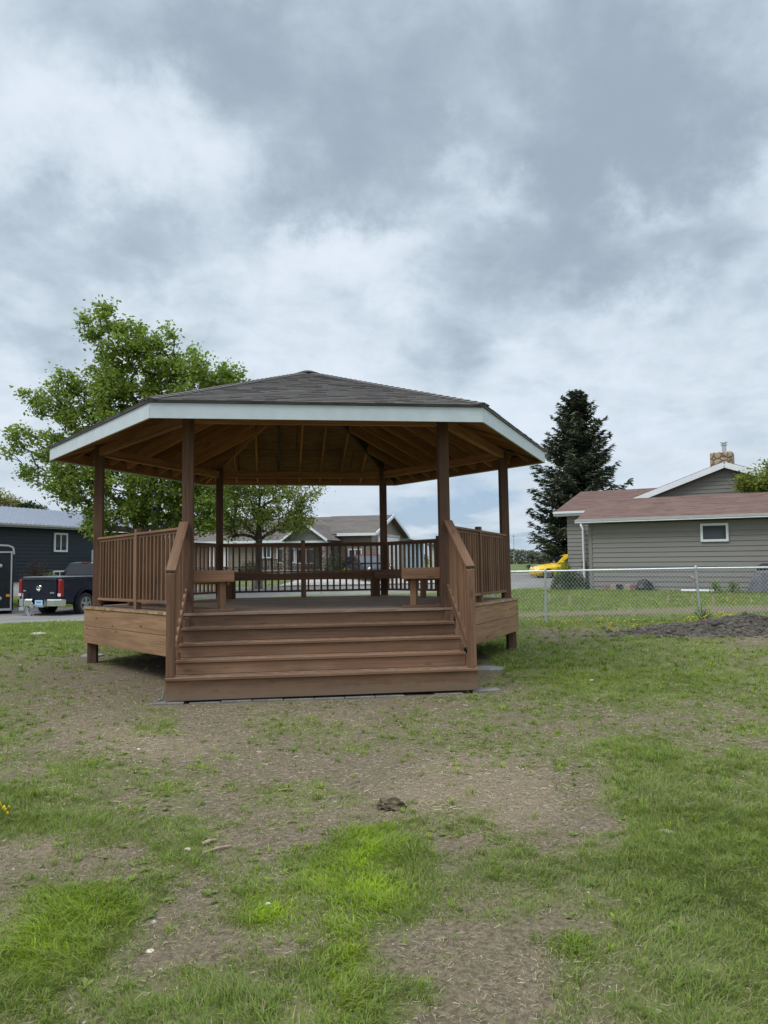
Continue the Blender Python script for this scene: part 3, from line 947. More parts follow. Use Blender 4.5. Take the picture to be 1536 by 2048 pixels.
mb = MB(); gable_roof(mb, -17, -2.25, -1.45, 9.45, Hm(3.02), Hm(4.83), course=.2, tab=(.5, 1.4)); mb.build('main_roof', M['grey_shingles'], mh)
mb = MB(); mb.beam((-2.2, -.47, Hm(3.38)), (.45, -.47, Hm(3.38)), .05, .18); mb.beam((-17, -1.48, Hm(2.97)), (-2.25, -1.48, Hm(2.97)), .05, .16)
for s in (1, -1):
    mb.beam((.46, 4 - s * 4.45, Hm(3.38)), (.46, 4, Hm(4.80)), .05, .2, up=(0, 0, 1))
mb.build('white_trim', M['trim_white'], mh)
mb = MB(); mb.box((.03, 4.1, Hm(3.3) / 2), (.05, 5.2, Hm(3.3))); 
for z in np.arange(.55, Hm(3.2), .53): mb.box((.06, 4.1, z), (.02, 5.0, .03))
mb.build('garage_door', M['door_white'], mh)
mb = MB()
for yy in (1.35, 6.85): mb.box((.05, yy, Hm(3.35) / 2), (.08, .18, Hm(3.35)))
mb.box((.05, 4.1, Hm(3.4)), (.08, 5.7, .16)); mb.build('garage_door_trim', M['cream_siding'], mh)
# porch gable
gxc, gh = -3.55, 1.55
mb = MB()
for s in (1, -1):
    O = Vector((gxc + s * gh, -2.9 if s > 0 else 3, Hm(2.93))); e = Vector((0, 1 * (1 if s > 0 else -1), 0)); vec = Vector((-s * gh, 0, 1.12)); up = vec.normalized(); nrm = e.cross(up); TL = vec.length
    shingle_field(mb, O + nrm * .07, e, up, nrm, 5.9, TL, course=.2, tab=(.5, 1.2), t0=-.02, tmax=TL, left=lambda t: 0, right=lambda t: 5.9)
    P = [O + nrm * .068, O + e * 5.9 + nrm * .068, O + e * 5.9 + vec + nrm * .068, O + vec + nrm * .068]; Q = [p - nrm * .07 for p in P]
    mb.face(P, t=.2); mb.face(Q[::-1], t=.2)
    for a in range(4): mb.face([Q[a], Q[(a + 1) % 4], P[(a + 1) % 4], P[a]], t=.1)
mb.build('porch_roof', M['grey_shingles'], mh)
mb = MB(); siding(mb, (gxc - gh, -2.5), (gxc + gh, -2.5), Hm(2.95), Hm(4.0), .16, (0, -1, 0), clip=lambda z: ((z - Hm(2.95)) / 1.1 * .5, 1 - (z - Hm(2.95)) / 1.1 * .5)); mb.build('porch_gable', M['gable_siding'], mh)
mb = MB()
for s in (1, -1): mb.beam((gxc + s * (gh + .02), -2.93, Hm(2.95)), (gxc, -2.93, Hm(4.06)), .05, .13)
mb.build('porch_trim', M['trim_white'], mh)
mb = MB(); mb.beam((gxc - gh + .1, -2.45, Hm(2.82)), (gxc + gh - .1, -2.45, Hm(2.82)), .25, .26); mb.build('porch_beam', M['trim_white'], mh)
for x in (gxc - gh + .2, gxc + gh - .2):
    mb = MB(); mb.box((x, -2.45, Hm(2.68) / 2), (.42, .42, Hm(2.68))); mb.build('porch_column', M['wall_stone'], mh)
mb = MB(); mb.box((gxc - .8, -1.9, .25), (5.2, 1.6, .5)); mb.build('porch_floor', M['concrete'], mh)
mb = MB()
for x in np.arange(gxc - 3.2, gxc - 1.4, .14): mb.box((x, -2.6, .85), (.04, .04, .6))
mb.beam((gxc - 3.3, -2.6, 1.17), (gxc - 1.4, -2.6, 1.17), .07, .07); mb.build('porch_railing', M['door_dark'], mh)
window(mh, -6.9, Hm(1.9), Hm(2.85), .62, -1.0, mull=1, fw=.07)
for x in (-5.9, -5.2): window(mh, x, Hm(1.55), Hm(2.55), .6, -1.0, mull=0, fw=.08)
for x in (-4.55, -3.85): window(mh, x, Hm(1.5), Hm(2.5), .62, -1.0, mull=0, fw=.08)
mb = MB(); mb.box((-2.75, -1.05, Hm(2.6) / 2 + .25), (.9, .08, Hm(2.1))); mb.build('front_door', M['door_dark'], mh)
window(mh, -1.1, Hm(1.45), Hm(2.45), .95, 0, mull=1, fw=.08)
mb = MB(); mb.box((-10.4, -1.06, 1.05), (1.4, .06, 2.1)); mb.build('side_door', M['door_white'], mh)

# ---------------------------------------------------------------- pale blue workshop
bs = W(848, 1140, 74)
sh = thing('workshop', 'pale blue metal workshop with dark blue roof beyond the garage', 'shed', (bs.x, bs.y, .7), math.radians(4))
mb = MB(); siding(mb, (-7.0, 0), (0, 0), 0, 2.75, .4, (0, -1, 0), proud=.01)
siding(mb, (-7, 0), (0, 0), 2.75, 3.55, .4, (0, -1, 0), proud=.01, clip=lambda z: ((z - 2.75) / .8 * .5, 1 - (z - 2.75) / .8 * .5))
siding(mb, (0, 0), (0, 12), 0, 2.75, .4, (1, 0, 0), proud=.01)
mb.box((-3.5, 6, 1.37), (6.98, 11.96, 2.7)); mb.build('wall', M['blue_panel'], sh)
mb = MB()
for s in (1, -1):
    xx = -3.5 + s * 3.9; P = [Vector((xx, -.4, 2.70)), Vector((xx, 12.4, 2.70)), Vector((-3.5, 12.4, 3.62)), Vector((-3.5, -.4, 3.62))]
    if s < 0: P = P[::-1]
    Q = [p - Vector((0, 0, .1)) for p in P]; mb.face(P); mb.face(Q[::-1])
    for a in range(4): mb.face([Q[a], Q[(a + 1) % 4], P[(a + 1) % 4], P[a]])
    for yy in np.arange(-.3, 12.4, .4): mb.beam((xx, yy, 2.72), (-3.5, yy, 3.64), .05, .03)
mb.build('roof', M['blue_roof'], sh)
mb = MB()
for s in (1, -1): mb.beam((-3.5 + s * 3.92, -.42, 2.66), (-3.5, -.42, 3.58), .05, .14)
mb.build('white_trim', M['trim_white'], sh)
mb = MB(); mb.disc_ring((-1.4, 5, 3.1), (0, 0, 1), [(0, .12), (.4, .12), (.41, .2), (.5, 0)], 10); mb.build('roof_vent', M['door_dark'], sh)
# white neighbour past the workshop
ws = W(872, 1140, 66)
wh = thing('garage', 'white garage with tall window at the right of the pale blue workshop', 'garage', (ws.x, ws.y, .7), math.radians(-8))
mb = MB(); siding(mb, (-.6, 0), (2.2, 0), 0, 2.3, .2, (0, -1, 0)); mb.box((.8, 2, 1.14), (2.78, 3.96, 2.26)); mb.build('wall', M['cream_siding'], wh)
window(wh, .2, .9, 2.1, .7, 0, mull=0); mb = MB(); gable_roof(mb, -.9, 2.5, -.3, 4.3, 2.3, 2.75, course=.2); mb.build('roof', M['grey_shingles'], wh)
# pale house far behind the big tree
ps = W(385, 1140, 62)
ph = thing('house', 'pale cream house with white garage door mostly hidden behind the big tree', 'house', (ps.x, ps.y, .75), math.radians(-10))
mb = MB(); siding(mb, (-7, 0), (5.5, 0), 0, 2.6, .2, (0, -1, 0)); mb.box((-.75, 4, 1.28), (12.46, 7.96, 2.5)); mb.build('wall', M['cream_siding'], ph)
mb = MB(); gable_roof(mb, -7.4, 5.9, -.5, 8.5, 2.55, 4.0, course=.22, tab=(.5, 1.3)); mb.build('roof', M['grey_shingles'], ph)
mb = MB(); mb.box((3.2, -.04, 1.1), (2.6, .06, 2.2)); 
for z in (.55, 1.1, 1.65): mb.box((3.2, -.08, z), (2.5, .02, .03))
mb.build('garage_door', M['door_white'], ph)
window(ph, -1.2, .9, 2.0, 1.4, 0, mull=1)

# ================================================================== FENCES
def fence(pts, H, label, post_r=.03, first_last=True):
    z = [gz(p[0], p[1]) for p in pts]
    o = thing('chain_link_fence', label, 'fence', (pts[0][0], pts[0][1], z[0]))
    off = Vector((pts[0][0], pts[0][1], z[0]))
    P = [Vector((p[0], p[1], q)) - off for p, q in zip(pts, z)]
    for k, p in enumerate(P):
        lean = Vector((random.uniform(-.02, .02), 0, 0)) - (Vector((.06, 0, 0)) if len(p_lean) and k in p_lean else Vector((0, 0, 0)))
        mb = MB(); mb.tube([p - Vector((0, 0, .1)), p + lean + Vector((0, 0, H - .04))], post_r, 10)
        mb.disc_ring(p + lean + Vector((0, 0, H - .05)), (0, 0, 1), [(0, post_r * 1.25), (.06, post_r * 1.3), (.1, post_r * .9), (.12, .002)], 10)
        mb.build('fence_post', M['post_metal'], o)
    mb = MB()
    mb.tube([p + Vector((0, 0, H)) for p in P], .021, 8); mb.build('top_rail', M['rail_metal'], o, smooth=True)
    mb = MB()
    w = .088
    for a, b in zip(P[:-1], P[1:]):
        d = b - a; L = Vector((d.x, d.y, 0)).length; u = Vector((d.x, d.y, 0)) / L; nn = Vector((-u.y, u.x, 0)) * .0035
        Hm_ = H - .03
        for s in (1, -1):
            x = -Hm_
            while x < L + Hm_:
                # wire from (x,0) to (x+s*Hm,Hm)
                x0, z0_, x1, z1_ = x, 0.03, x + s * Hm_ * .82, Hm_
                if s > 0:
                    t0 = max(0, (0 - x0) / (x1 - x0)); t1 = min(1, (L - x0) / (x1 - x0))
                else:
                    t0 = max(0, (x0 - L) / (x0 - x1)); t1 = min(1, (x0 - 0) / (x0 - x1))
                if t1 > t0 + .01:
                    q = lambda t: a + u * (x0 + (x1 - x0) * t) + Vector((0, 0, d.z * ((x0 + (x1 - x0) * t) / L) + z0_ + (z1_ - z0_) * t)) + nn * s
                    mb.tube([q(t0), q(t1)], .0024, 3, cap=False)
                x += w
    mb.build('wire_mesh', M['wire_metal'], o)
    return o


def fxy(px, Y): v = W(px, 1139, Y); return (v.x, v.y)


p_lean = {2}
fence([fxy(985, 18.9), fxy(1089, 18.75), fxy(1398, 18.6), fxy(1707, 18.5), fxy(2010, 18.4), fxy(2310, 18.3)], 1.24, 'galvanised chain link fence in front of the tan house with the brown roof')
p_lean = {}
fence([fxy(461, 32), fxy(642, 32), fxy(823, 32), (4.2, 31.5)], 1.13, 'galvanised chain link fence by the street seen through the gazebo rails', .045)
# ================================================================== VEHICLES
def car_paint(name, col):
    m, nt, b = nmat(name)
    b.inputs['Base Color'].default_value = (*col, 1); b.inputs['Roughness'].default_value = .3; b.inputs['Metallic'].default_value = .1
    b.inputs['Coat Weight'].default_value = .15; b.inputs['Specular IOR Level'].default_value = .3; b.inputs['Coat Roughness'].default_value = .05
    tc = nt.nodes.new('ShaderNodeTexCoord').outputs['Object']
    n = noise(nt, tc, 5, 5)
    r = mth(nt, 'MULTIPLY_ADD', n, .25, .2); nt.links.new(r, b.inputs['Roughness'])
    nt.links.new(mixc(nt, smooth(nt, n, .4, .8), col, tuple(min(1, x * 1.25 + .006) for x in col)), b.inputs['Base Color'])
    MATS[name] = m


car_paint('navy_paint', (.004, .006, .017)); car_paint('yellow_paint', (.72, .47, .02)); car_paint('charcoal_paint', (.02, .025, .035)); car_paint('red_paint', (.12, .012, .014)); car_paint('black_paint', (.007, .010, .013))
plain('rubber', (.018, .018, .019), .85, 0, .3, 8)
plain('chrome', (.62, .62, .60), .22, 1.0, .05)
plain('rim_metal', (.42, .43, .44), .35, .9, .1)
plain('tail_red', (.22, .008, .010), .25, 0, .2, 9)
plain('lamp_white', (.7, .66, .62), .25)
plain('amber', (.7, .28, .03), .3)
plain('plate_blue', (.38, .60, .78), .5, 0, .06)
plain('vinyl_grey', (.13, .135, .14), .6, 0, .1)
plain('silver_trim', (.42, .44, .46), .4, .6, .06)
glass_dark('car_glass', (.010, .012, .016), .05)


def wheel(parent, c, r, w, side):
    """wheel: tyre with a rim sub-part; axis along local y"""
    ax = (0, side, 0)
    mb = MB(); mb.disc_ring(c, ax, [(-w * .5, r * .62), (-w * .5, r * .93), (-w * .36, r), (w * .36, r), (w * .5, r * .93), (w * .46, r * .66), (w * .30, r * .62)], 28)
    t = mb.build('wheel', M['rubber'], parent, smooth=True)
    mb = MB(); mb.disc_ring(c, ax, [(w * .30, r * .63), (w * .46, r * .64), (w * .46, r * .57), (w * .2, r * .55), (w * .18, 0.0)], 24)
    C = Vector(c)
    for k in range(5):
        g = k * 2 * math.pi / 5 + .3; d = Vector((math.cos(g), 0, math.sin(g)))
        o = Vector((0, side * w * .40, 0))
        mb.beam(C + o + d * .05, C + o + d * r * .6, r * .2, w * .12, up=(0, 1, 0))
    mb.disc_ring(c, ax, [(w * .2, r * .17), (w * .48, r * .16), (w * .50, 0)], 12)
    mb.build('rim', M['rim_metal'], t)
    return t


def arch(cx, r, zb, n=9):
    return [(cx + r * math.cos(math.pi - math.pi * k / n), zb + r * math.sin(math.pi * k / n)) for k in range(n + 1)]


def loft(mb, rings, m=0, cap=True):
    n = len(rings[0])
    for a, b in zip(rings[:-1], rings[1:]):
        for i in range(n):
            j = (i + 1) % n; mb.face([a[i], a[j], b[j], b[i]], m=m)
    if cap: mb.face(rings[0][::-1], m=m); mb.face(rings[-1], m=m)


# ---------------------------------------------------------------- pickup
tp = Vector((-12.3, 27.5)); tz = gz(-11.6, 28.5)
tr = thing('pickup_truck', 'dark navy pickup truck with chrome rear bumper parked on the alley', 'pickup truck', (tp.x, tp.y, tz), math.radians(69))
body = [(.06, .52), (.06, 1.36), (2.02, 1.40), (2.02, 1.34), (3.95, 1.30), (4.35, 1.20), (5.55, 1.10), (5.72, .95), (5.75, .5)]
low = [(5.35, .45)] + arch(4.72, .50, .42)[::-1] + [(4.15, .42), (1.85, .42)] + arch(1.28, .52, .42)[::-1] + [(.62, .48)]
prof = body + low
mb = MB(); mb.prism([(x, -.97, z) for x, z in prof], (0, 1.94, 0)); mb.build('body', M['navy_paint'], tr, .035)
for s in (-1, 1):  # flared wheel-arch lips
    mb = MB()
    for cx, r in ((1.28, .56), (4.72, .54)):
        a = arch(cx, r, .42, 12)
        for p, q in zip(a[:-1], a[1:]): mb.beam((p[0], s * .985, p[1]), (q[0], s * .985, q[1]), .07, .09, up=(0, 1, 0))
    mb.build('fender_flare', M['navy_paint'], tr)
mb = MB(); mb.box((1.02, 0, 1.405), (1.86, 1.72, .045)); mb.build('bed_cover', M['vinyl_grey'], tr, .02)
mb = MB(); mb.box((.045, 0, .98), (.05, 1.56, .70)); mb.box((.03, 0, 1.33), (.09, 1.6, .07)); tg = mb.build('tailgate', M['navy_paint'], tr, .02)
# silver horned-head badge on the tailgate
mb = MB()
mb.prism([(.012, .045, 1.09), (.012, -.045, 1.09), (.012, -.065, 1.02), (.012, -.03, .91), (.012, .03, .91), (.012, .065, 1.02)], (-.02, 0, 0))
for s in (-1, 1):
    pts = [(-.002, s * (.04 + .07 * math.sin(t) * 1.0), 1.03 + .075 * math.cos(t)) for t in np.linspace(0.0, 4.2, 10)]
    mb.tube(pts, [.022 - .0014 * i for i in range(10)], 6)
mb.build('tailgate_badge', M['chrome'], tg)
mb = MB()
for k, x in enumerate((-.52, -.57, -.62, -.67)): mb.box((.012, x, .86), (.012, .032, .05))
mb.build('lettering', M['silver_trim'], tg)
mb = MB(); mb.box((.012, .68, .93), (.012, .12, .04)); mb.build('side_badge', M['silver_trim'], tg)
mb = MB(); mb.box((.01, 0, .52), (.03, .34, .16)); mb.box((-.006, 0, .52), (.004, .22, .07), m=1); mb.build('licence_plate', [M['plate_blue'], plain('plate_text', (.16, .28, .42), .5)], tr)
for s in (-1, 1):
    mb = MB(); mb.box((.10, s * .905, 1.02), (.16, .16, .62)); lt = mb.build('tail_light', M['tail_red'], tr, .03)
    mb = MB(); mb.box((.018, s * .905, .79), (.02, .13, .10)); mb.build('reverse_lamp', M['lamp_white'], lt)
    mb = MB()
    ring = lambda x, y: [(x, y, .40), (x, y, .60), (x + .02, y, .64), (x + .22, y, .62), (x + .22, y, .42)]
    ys = [s * .28, s * .5, s * .8, s * 1.0]; xs_ = [-.04, -.12, -.10, .02]
    loft(mb, [ring(x, y) for x, y in zip(xs_, ys)][::s]); mb.build('rear_bumper', M['chrome'], tr, .012)
mb = MB(); mb.box((-.02, 0, .40), (.18, .62, .08)); mb.box((-.13, .10, .38), (.16, .08, .08)); mb.disc_ring((-.2, .10, .42), (0, 0, 1), [(0, .02), (.05, .03), (.08, .03), (.11, .0)], 10)
mb.tube([(-.12, .62, .85), (-.13, .62, .35)], .028, 8); mb.box((-.1, .62, .30), (.16, .22, .12)); mb.build('tow_hitch', M['silver_trim'], tr)
mb = MB()
for y0, y1, dz in ((.05, .5, .33), (.12, .42, .30), (-.05, .4, .36)):
    mb.tube([(-.16, y0 + (y1 - y0) * t, .38 - dz * math.sin(math.pi * t)) for t in np.linspace(0, 1, 10)], .012, 5)
mb.build('safety_chain', M['silver_trim'], tr)
# cab
def cabring(x, hw, z):
    return None
mb = MB()
base = [(2.05, .93), (4.35, .93)]; top = [(2.28, .74), (3.62, .74)]
A = [(2.05, -.93, 1.36), (4.40, -.93, 1.28), (4.40, .93, 1.28), (2.05, .93, 1.36)]
B = [(2.12, -.88, 1.60), (4.02, -.88, 1.60), (4.02, .88, 1.60), (2.12, .88, 1.60)]
Cc = [(2.26, -.74, 1.90), (3.55, -.74, 1.90), (3.55, .74, 1.90), (2.26, .74, 1.90)]
D = [(2.45, -.62, 1.95), (3.35, -.62, 1.95), (3.35, .62, 1.95), (2.45, .62, 1.95)]
loft(mb, [A, B, Cc, D]); cab = mb.build('cab', M['navy_paint'], tr, .03)
mb = MB()
def panel(mb, q, off):
    q = [Vector(p) for p in q]; n = (q[1] - q[0]).cross(q[3] - q[0]).normalized() * off
    mb.hexa([p - n for p in q] + [p + n for p in q])
panel(mb, [(2.04, .76, 1.45), (2.04, -.76, 1.45), (2.225, -.66, 1.86), (2.225, .66, 1.86)], .012); mb.build('rear_window', M['car_glass'], cab)
for s in (-1, 1):
    mb = MB(); panel(mb, [(2.35, s * .925, 1.42), (3.15, s * .925, 1.41), (3.05, s * .775, 1.84), (2.42, s * .775, 1.84)], .015)
    panel(mb, [(3.22, s * .925, 1.41), (4.1, s * .915, 1.40), (3.62, s * .775, 1.84), (3.12, s * .775, 1.84)], .015); mb.build('side_window', M['car_glass'], cab)
    mb = MB(); mb.box((3.95, s * 1.08, 1.40), (.12, .22, .2)); mb.build('mirror', M['black_paint'], cab, .03)
mb = MB(); mb.box((2.27, -.0, 1.915), (.06, .34, .035)); mb.build('brake_light', M['tail_red'], cab)
mb = MB(); mb.box((2.27, -.42, 1.91), (.05, .22, .03)); mb.build('cargo_light', M['lamp_white'], cab)
mb = MB(); mb.box((2.9, 0, .62), (4.2, 1.5, .35)); mb.build('chassis', M['black_paint'], tr)
for x in (1.28, 4.72):
    for s in (-1, 1): wheel(tr, (x, s * .83, .41), .41, .28, s)

# ---------------------------------------------------------------- trailer
tlp = Vector((-14.78, 28.0)); tlz = gz(-14.5, 28.2)
tl = thing('enclosed_trailer', 'black enclosed cargo trailer with silver edge trim left of the pickup', 'trailer', (tlp.x, tlp.y, tlz), math.radians(26))
# local -y is the face seen by the camera; x from -1.2 to 1.2
ztop = W(20, 1090, 28.4).z - tlz; zbot = W(20, 1221, 28.4).z - tlz
mb = MB(); zs = ztop - .34
cx = 0
ring = lambda y: [(-1.2, y, zbot), (1.2, y, zbot), (1.2, y, zs), (1.17, y, ztop - .10), (1.02, y, ztop - .02), (.6, y, ztop), (-.6, y, ztop), (-1.02, y, ztop - .02), (-1.17, y, ztop - .10), (-1.2, y, zs)]
loft(mb, [ring(0), ring(4.2)][::-1]); mb.build('box_body', M['black_paint'], tl)
mb = MB()
rr = ring(-.02)
for k in range(2, 9): mb.beam(Vector(rr[k]), Vector(rr[k + 1]), .06, .05, up=(0, 1, 0))
mb.beam((-1.2, -.02, zs + .08), (1.2, -.02, zs + .08), .05, .05)
for s in (-1, 1): mb.beam((s * 1.12, -.02, zbot), (s * 1.12, -.02, zs + .05), .05, .05, up=(0, 1, 0))
mb.box((0, -.02, zbot + .04), (2.3, .05, .08)); mb.build('edge_trim', M['silver_trim'], tl)
mb = MB(); mb.box((-.0, -.04, (zbot + zs) / 2), (.95, .04, zs - zbot - .12)); mb.build('door', M['black_paint'], tl)
mb = MB()
for x in (.50, -.50): mb.box((x, -.07, (zbot + zs) / 2), (.09, .03, zs - zbot - .05))
for z in (zbot + .45, zs - .42):
    mb.box((.62, -.09, z), (.34, .04, .10)); mb.disc_ring((.76, -.1, z), (0, -1, 0), [(0, .07), (.05, .06), (.06, 0)], 10)
mb.build('door_latch', M['silver_trim'], tl)
mb = MB(); mb.box((1.02, -.05, zbot + .55), (.12, .03, .09)); mb.build('marker_light', M['amber'], tl)
mb = MB(); mb.box((0, 0, ztop + .004), (1.3, 0.02, .02)); mb.face([(-1.0, 0, ztop - .012), (1.0, 0, ztop - .012), (.6, 4.2, ztop + .012), (-.6, 4.2, ztop + .012)]); mb.build('roof_skin', M['silver_trim'], tl)
for s in (-1, 1):
    for yy in (1.9, 2.7): wheel(tl, (s * 1.28, yy, .33), .33, .2, s) if False else None
mb = MB()
for s in (-1, 1):
    for yy in (1.8, 2.6): mb.disc_ring((s * 1.05, yy, .33), (s, 0, 0), [(-.1, .2), (-.1, .33), (.1, .33), (.1, .2), (.05, 0)], 20)
mb.build('wheels', M['rubber'], tl)


# ---------------------------------------------------------------- cars
def small_car(name, label, loc, rz, paint, L=4.1, Wd=1.72, Ht=1.42, hatch=True):
    c = thing(name, label, 'car', loc, rz)
    hw = Wd / 2
    # body sections along x (front at -L/2): (x, half width, bottom, shoulder height)
    secs = [(-.5, .62, .30, .52), (-.485, .80, .22, .62), (-.44, .90, .18, .70), (-.36, .97, .18, .78), (-.20, 1.0, .18, .87), (-.08, 1.0, .18, .92), (.15, 1.0, .18, .94), (.34, .99, .18, .96), (.44, .94, .22, .95), (.49, .82, .28, .88), (.50, .7, .34, .8)]
    rings = []
    for fx, fw, z0, z1 in secs:
        x, w = fx * L, fw * hw; h = z1 - z0
        rings.append([(x, -w * .86, z0), (x, -w, z0 + h * .3), (x, -w * .985, z0 + h * .72), (x, -w * .86, z1), (x, -w * .4, z1 + .035), (x, w * .4, z1 + .035), (x, w * .86, z1), (x, w * .985, z0 + h * .72), (x, w, z0 + h * .3), (x, w * .86, z0)])
    mb = MB(); loft(mb, rings); b = mb.build('body', paint, c, smooth=True)
    xs = [(-.17, .86, .93, .0), (-.07, .80, .0, .72), (.03, .74, 0, .98), (.2, .73, 0, 1.0), (.32, .72, 0, .93), (.45, .76, 0, .4)]
    G = []
    for fx, fw, _, zf in xs:
        x = fx * L; z = .92 + (Ht - .92) * zf; w = hw * fw; wb = hw * .90
        G.append([(x - (.0 if fx > .1 else .12 * (zf)), -wb, .90), (x, -w, z - .04 * zf), (x, -w * .8, z), (x, w * .8, z), (x, w, z - .04 * zf), (x, wb, .90)])
    mb = MB(); loft(mb, G); mb.build('roof', paint, c, smooth=True)
    for s in (-1, 1):
        mb = MB()
        z1 = Ht - .10
        q = [(-.10 * L, s * hw * .90, .95), (.14 * L, s * hw * .91, .96), (.14 * L, s * hw * .755, z1), (.015 * L, s * hw * .79, z1 - .05)]
        panel(mb, q, .02)
        q = [(.155 * L, s * hw * .91, .96), (.38 * L, s * hw * .90, .98), (.30 * L, s * hw * .755, z1 - .04), (.155 * L, s * hw * .755, z1)]
        panel(mb, q, .02); mb.build('side_window', M['car_glass'], c)
        mb = MB(); mb.box((-.10 * L, s * hw * 1.02, .97), (.16, .14, .11)); mb.build('mirror', paint, c, .03)
        mb = MB(); mb.disc_ring((-.47 * L, s * hw * .66, .62), (-.9, s * .35, .3), [(-.03, .12), (.03, .10), (.05, .0)], 12); mb.build('headlight', M['lamp_white'], c)
        mb = MB(); mb.box((.485 * L, s * hw * .72, .72), (.06, .22, .16)); mb.build('tail_light', M['tail_red'], c)
        for fx in (-.31, .31): wheel(c, (fx * L, s * hw * .90, .31), .31, .2, s)
    mb = MB(); panel(mb, [(-.175 * L, -hw * .74, .95), (-.175 * L, hw * .74, .95), (-.07 * L, hw * .66, Ht - .13), (-.07 * L, -hw * .66, Ht - .13)], .02); mb.build('windscreen', M['car_glass'], c)
    return c


q = W(1062, 1153, 46)
small_car('parked_car', 'yellow compact car parked beyond the tan house', (q.x + 2.05, 46, gz(q.x + 2, 46)), math.radians(4), M['yellow_paint'], 4.1, 1.74, 1.46)
q = W(733, 1156, 45.4)
small_car('parked_car', 'dark charcoal sedan parked before the white garage door', (q.x, q.y, gz(q.x, q.y)), math.radians(112), M['charcoal_paint'], 4.4, 1.76, 1.42)
q = W(732, 1150, 48.0)
small_car('parked_car', 'red car half hidden behind the charcoal sedan', (q.x + .3, q.y, gz(q.x, q.y)), math.radians(112), M['red_paint'], 4.3, 1.75, 1.40)
# ================================================================== TREES AND PLANTS
def bark(name, c0, c1):
    m, nt, b = nmat(name)
    uv = nt.nodes.new('ShaderNodeUVMap').outputs['UV']
    n = noise(nt, mapping(nt, uv, (3, 26, 1)), 1, 5, .65, .4)
    nt.links.new(mixc(nt, smooth(nt, n, .3, .7), c0, c1), b.inputs['Base Color']); b.inputs['Roughness'].default_value = .95
    bump(nt, b, n, .6, .02); MATS[name] = m


bark('bark_grey', (.06, .05, .042), (.17, .15, .125)); bark('bark_dark', (.03, .024, .02), (.09, .07, .055))
tinted('leaf_green', (.125, .185, .024), (.215, .305, .046), .6, .45, (.33, .42, .09))
tinted('leaf_yellowgreen', (.11, .15, .02), (.20, .25, .036), .6, .4, (.30, .35, .07))
tinted('leaf_pale', (.16, .17, .05), (.26, .26, .09), .6, .3, (.34, .33, .13))
tinted('leaf_dark', (.018, .035, .010), (.035, .062, .017), .65, .15, (.06, .10, .03))
tinted('needle', (.034, .045, .024), (.066, .084, .046), .75, .12, (.125, .145, .088))
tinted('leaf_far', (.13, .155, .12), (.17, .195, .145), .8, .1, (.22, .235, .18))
tinted('twig_brown', (.05, .035, .028), (.09, .06, .045), .9)


def leaf_quads(C, size, tint, rng, updir=.35, asp=.62, droop=None):
    """numpy leaves: a folded four-corner leaf per centre"""
    n = len(C)
    nrm = rng.normal(size=(n, 3)); nrm[:, 2] = np.abs(nrm[:, 2]) + updir; nrm /= np.linalg.norm(nrm, axis=1)[:, None]
    r = rng.normal(size=(n, 3)); 
    if droop is not None: r = r * .6 + droop
    a = np.cross(nrm, r); a /= np.linalg.norm(a, axis=1)[:, None] + 1e-9
    b = np.cross(nrm, a)
    s = (size * rng.uniform(.65, 1.25, n))[:, None]
    V = np.empty((n, 4, 3))
    V[:, 0] = C - b * s * .5; V[:, 1] = C + a * s * asp * .5 + nrm * s * .10; V[:, 2] = C + b * s * .5; V[:, 3] = C - a * s * asp * .5 + nrm * s * .10
    return V.reshape(-1, 3), np.arange(n * 4), np.full(n, 4), np.repeat(np.clip(tint, 0, 1), 4)


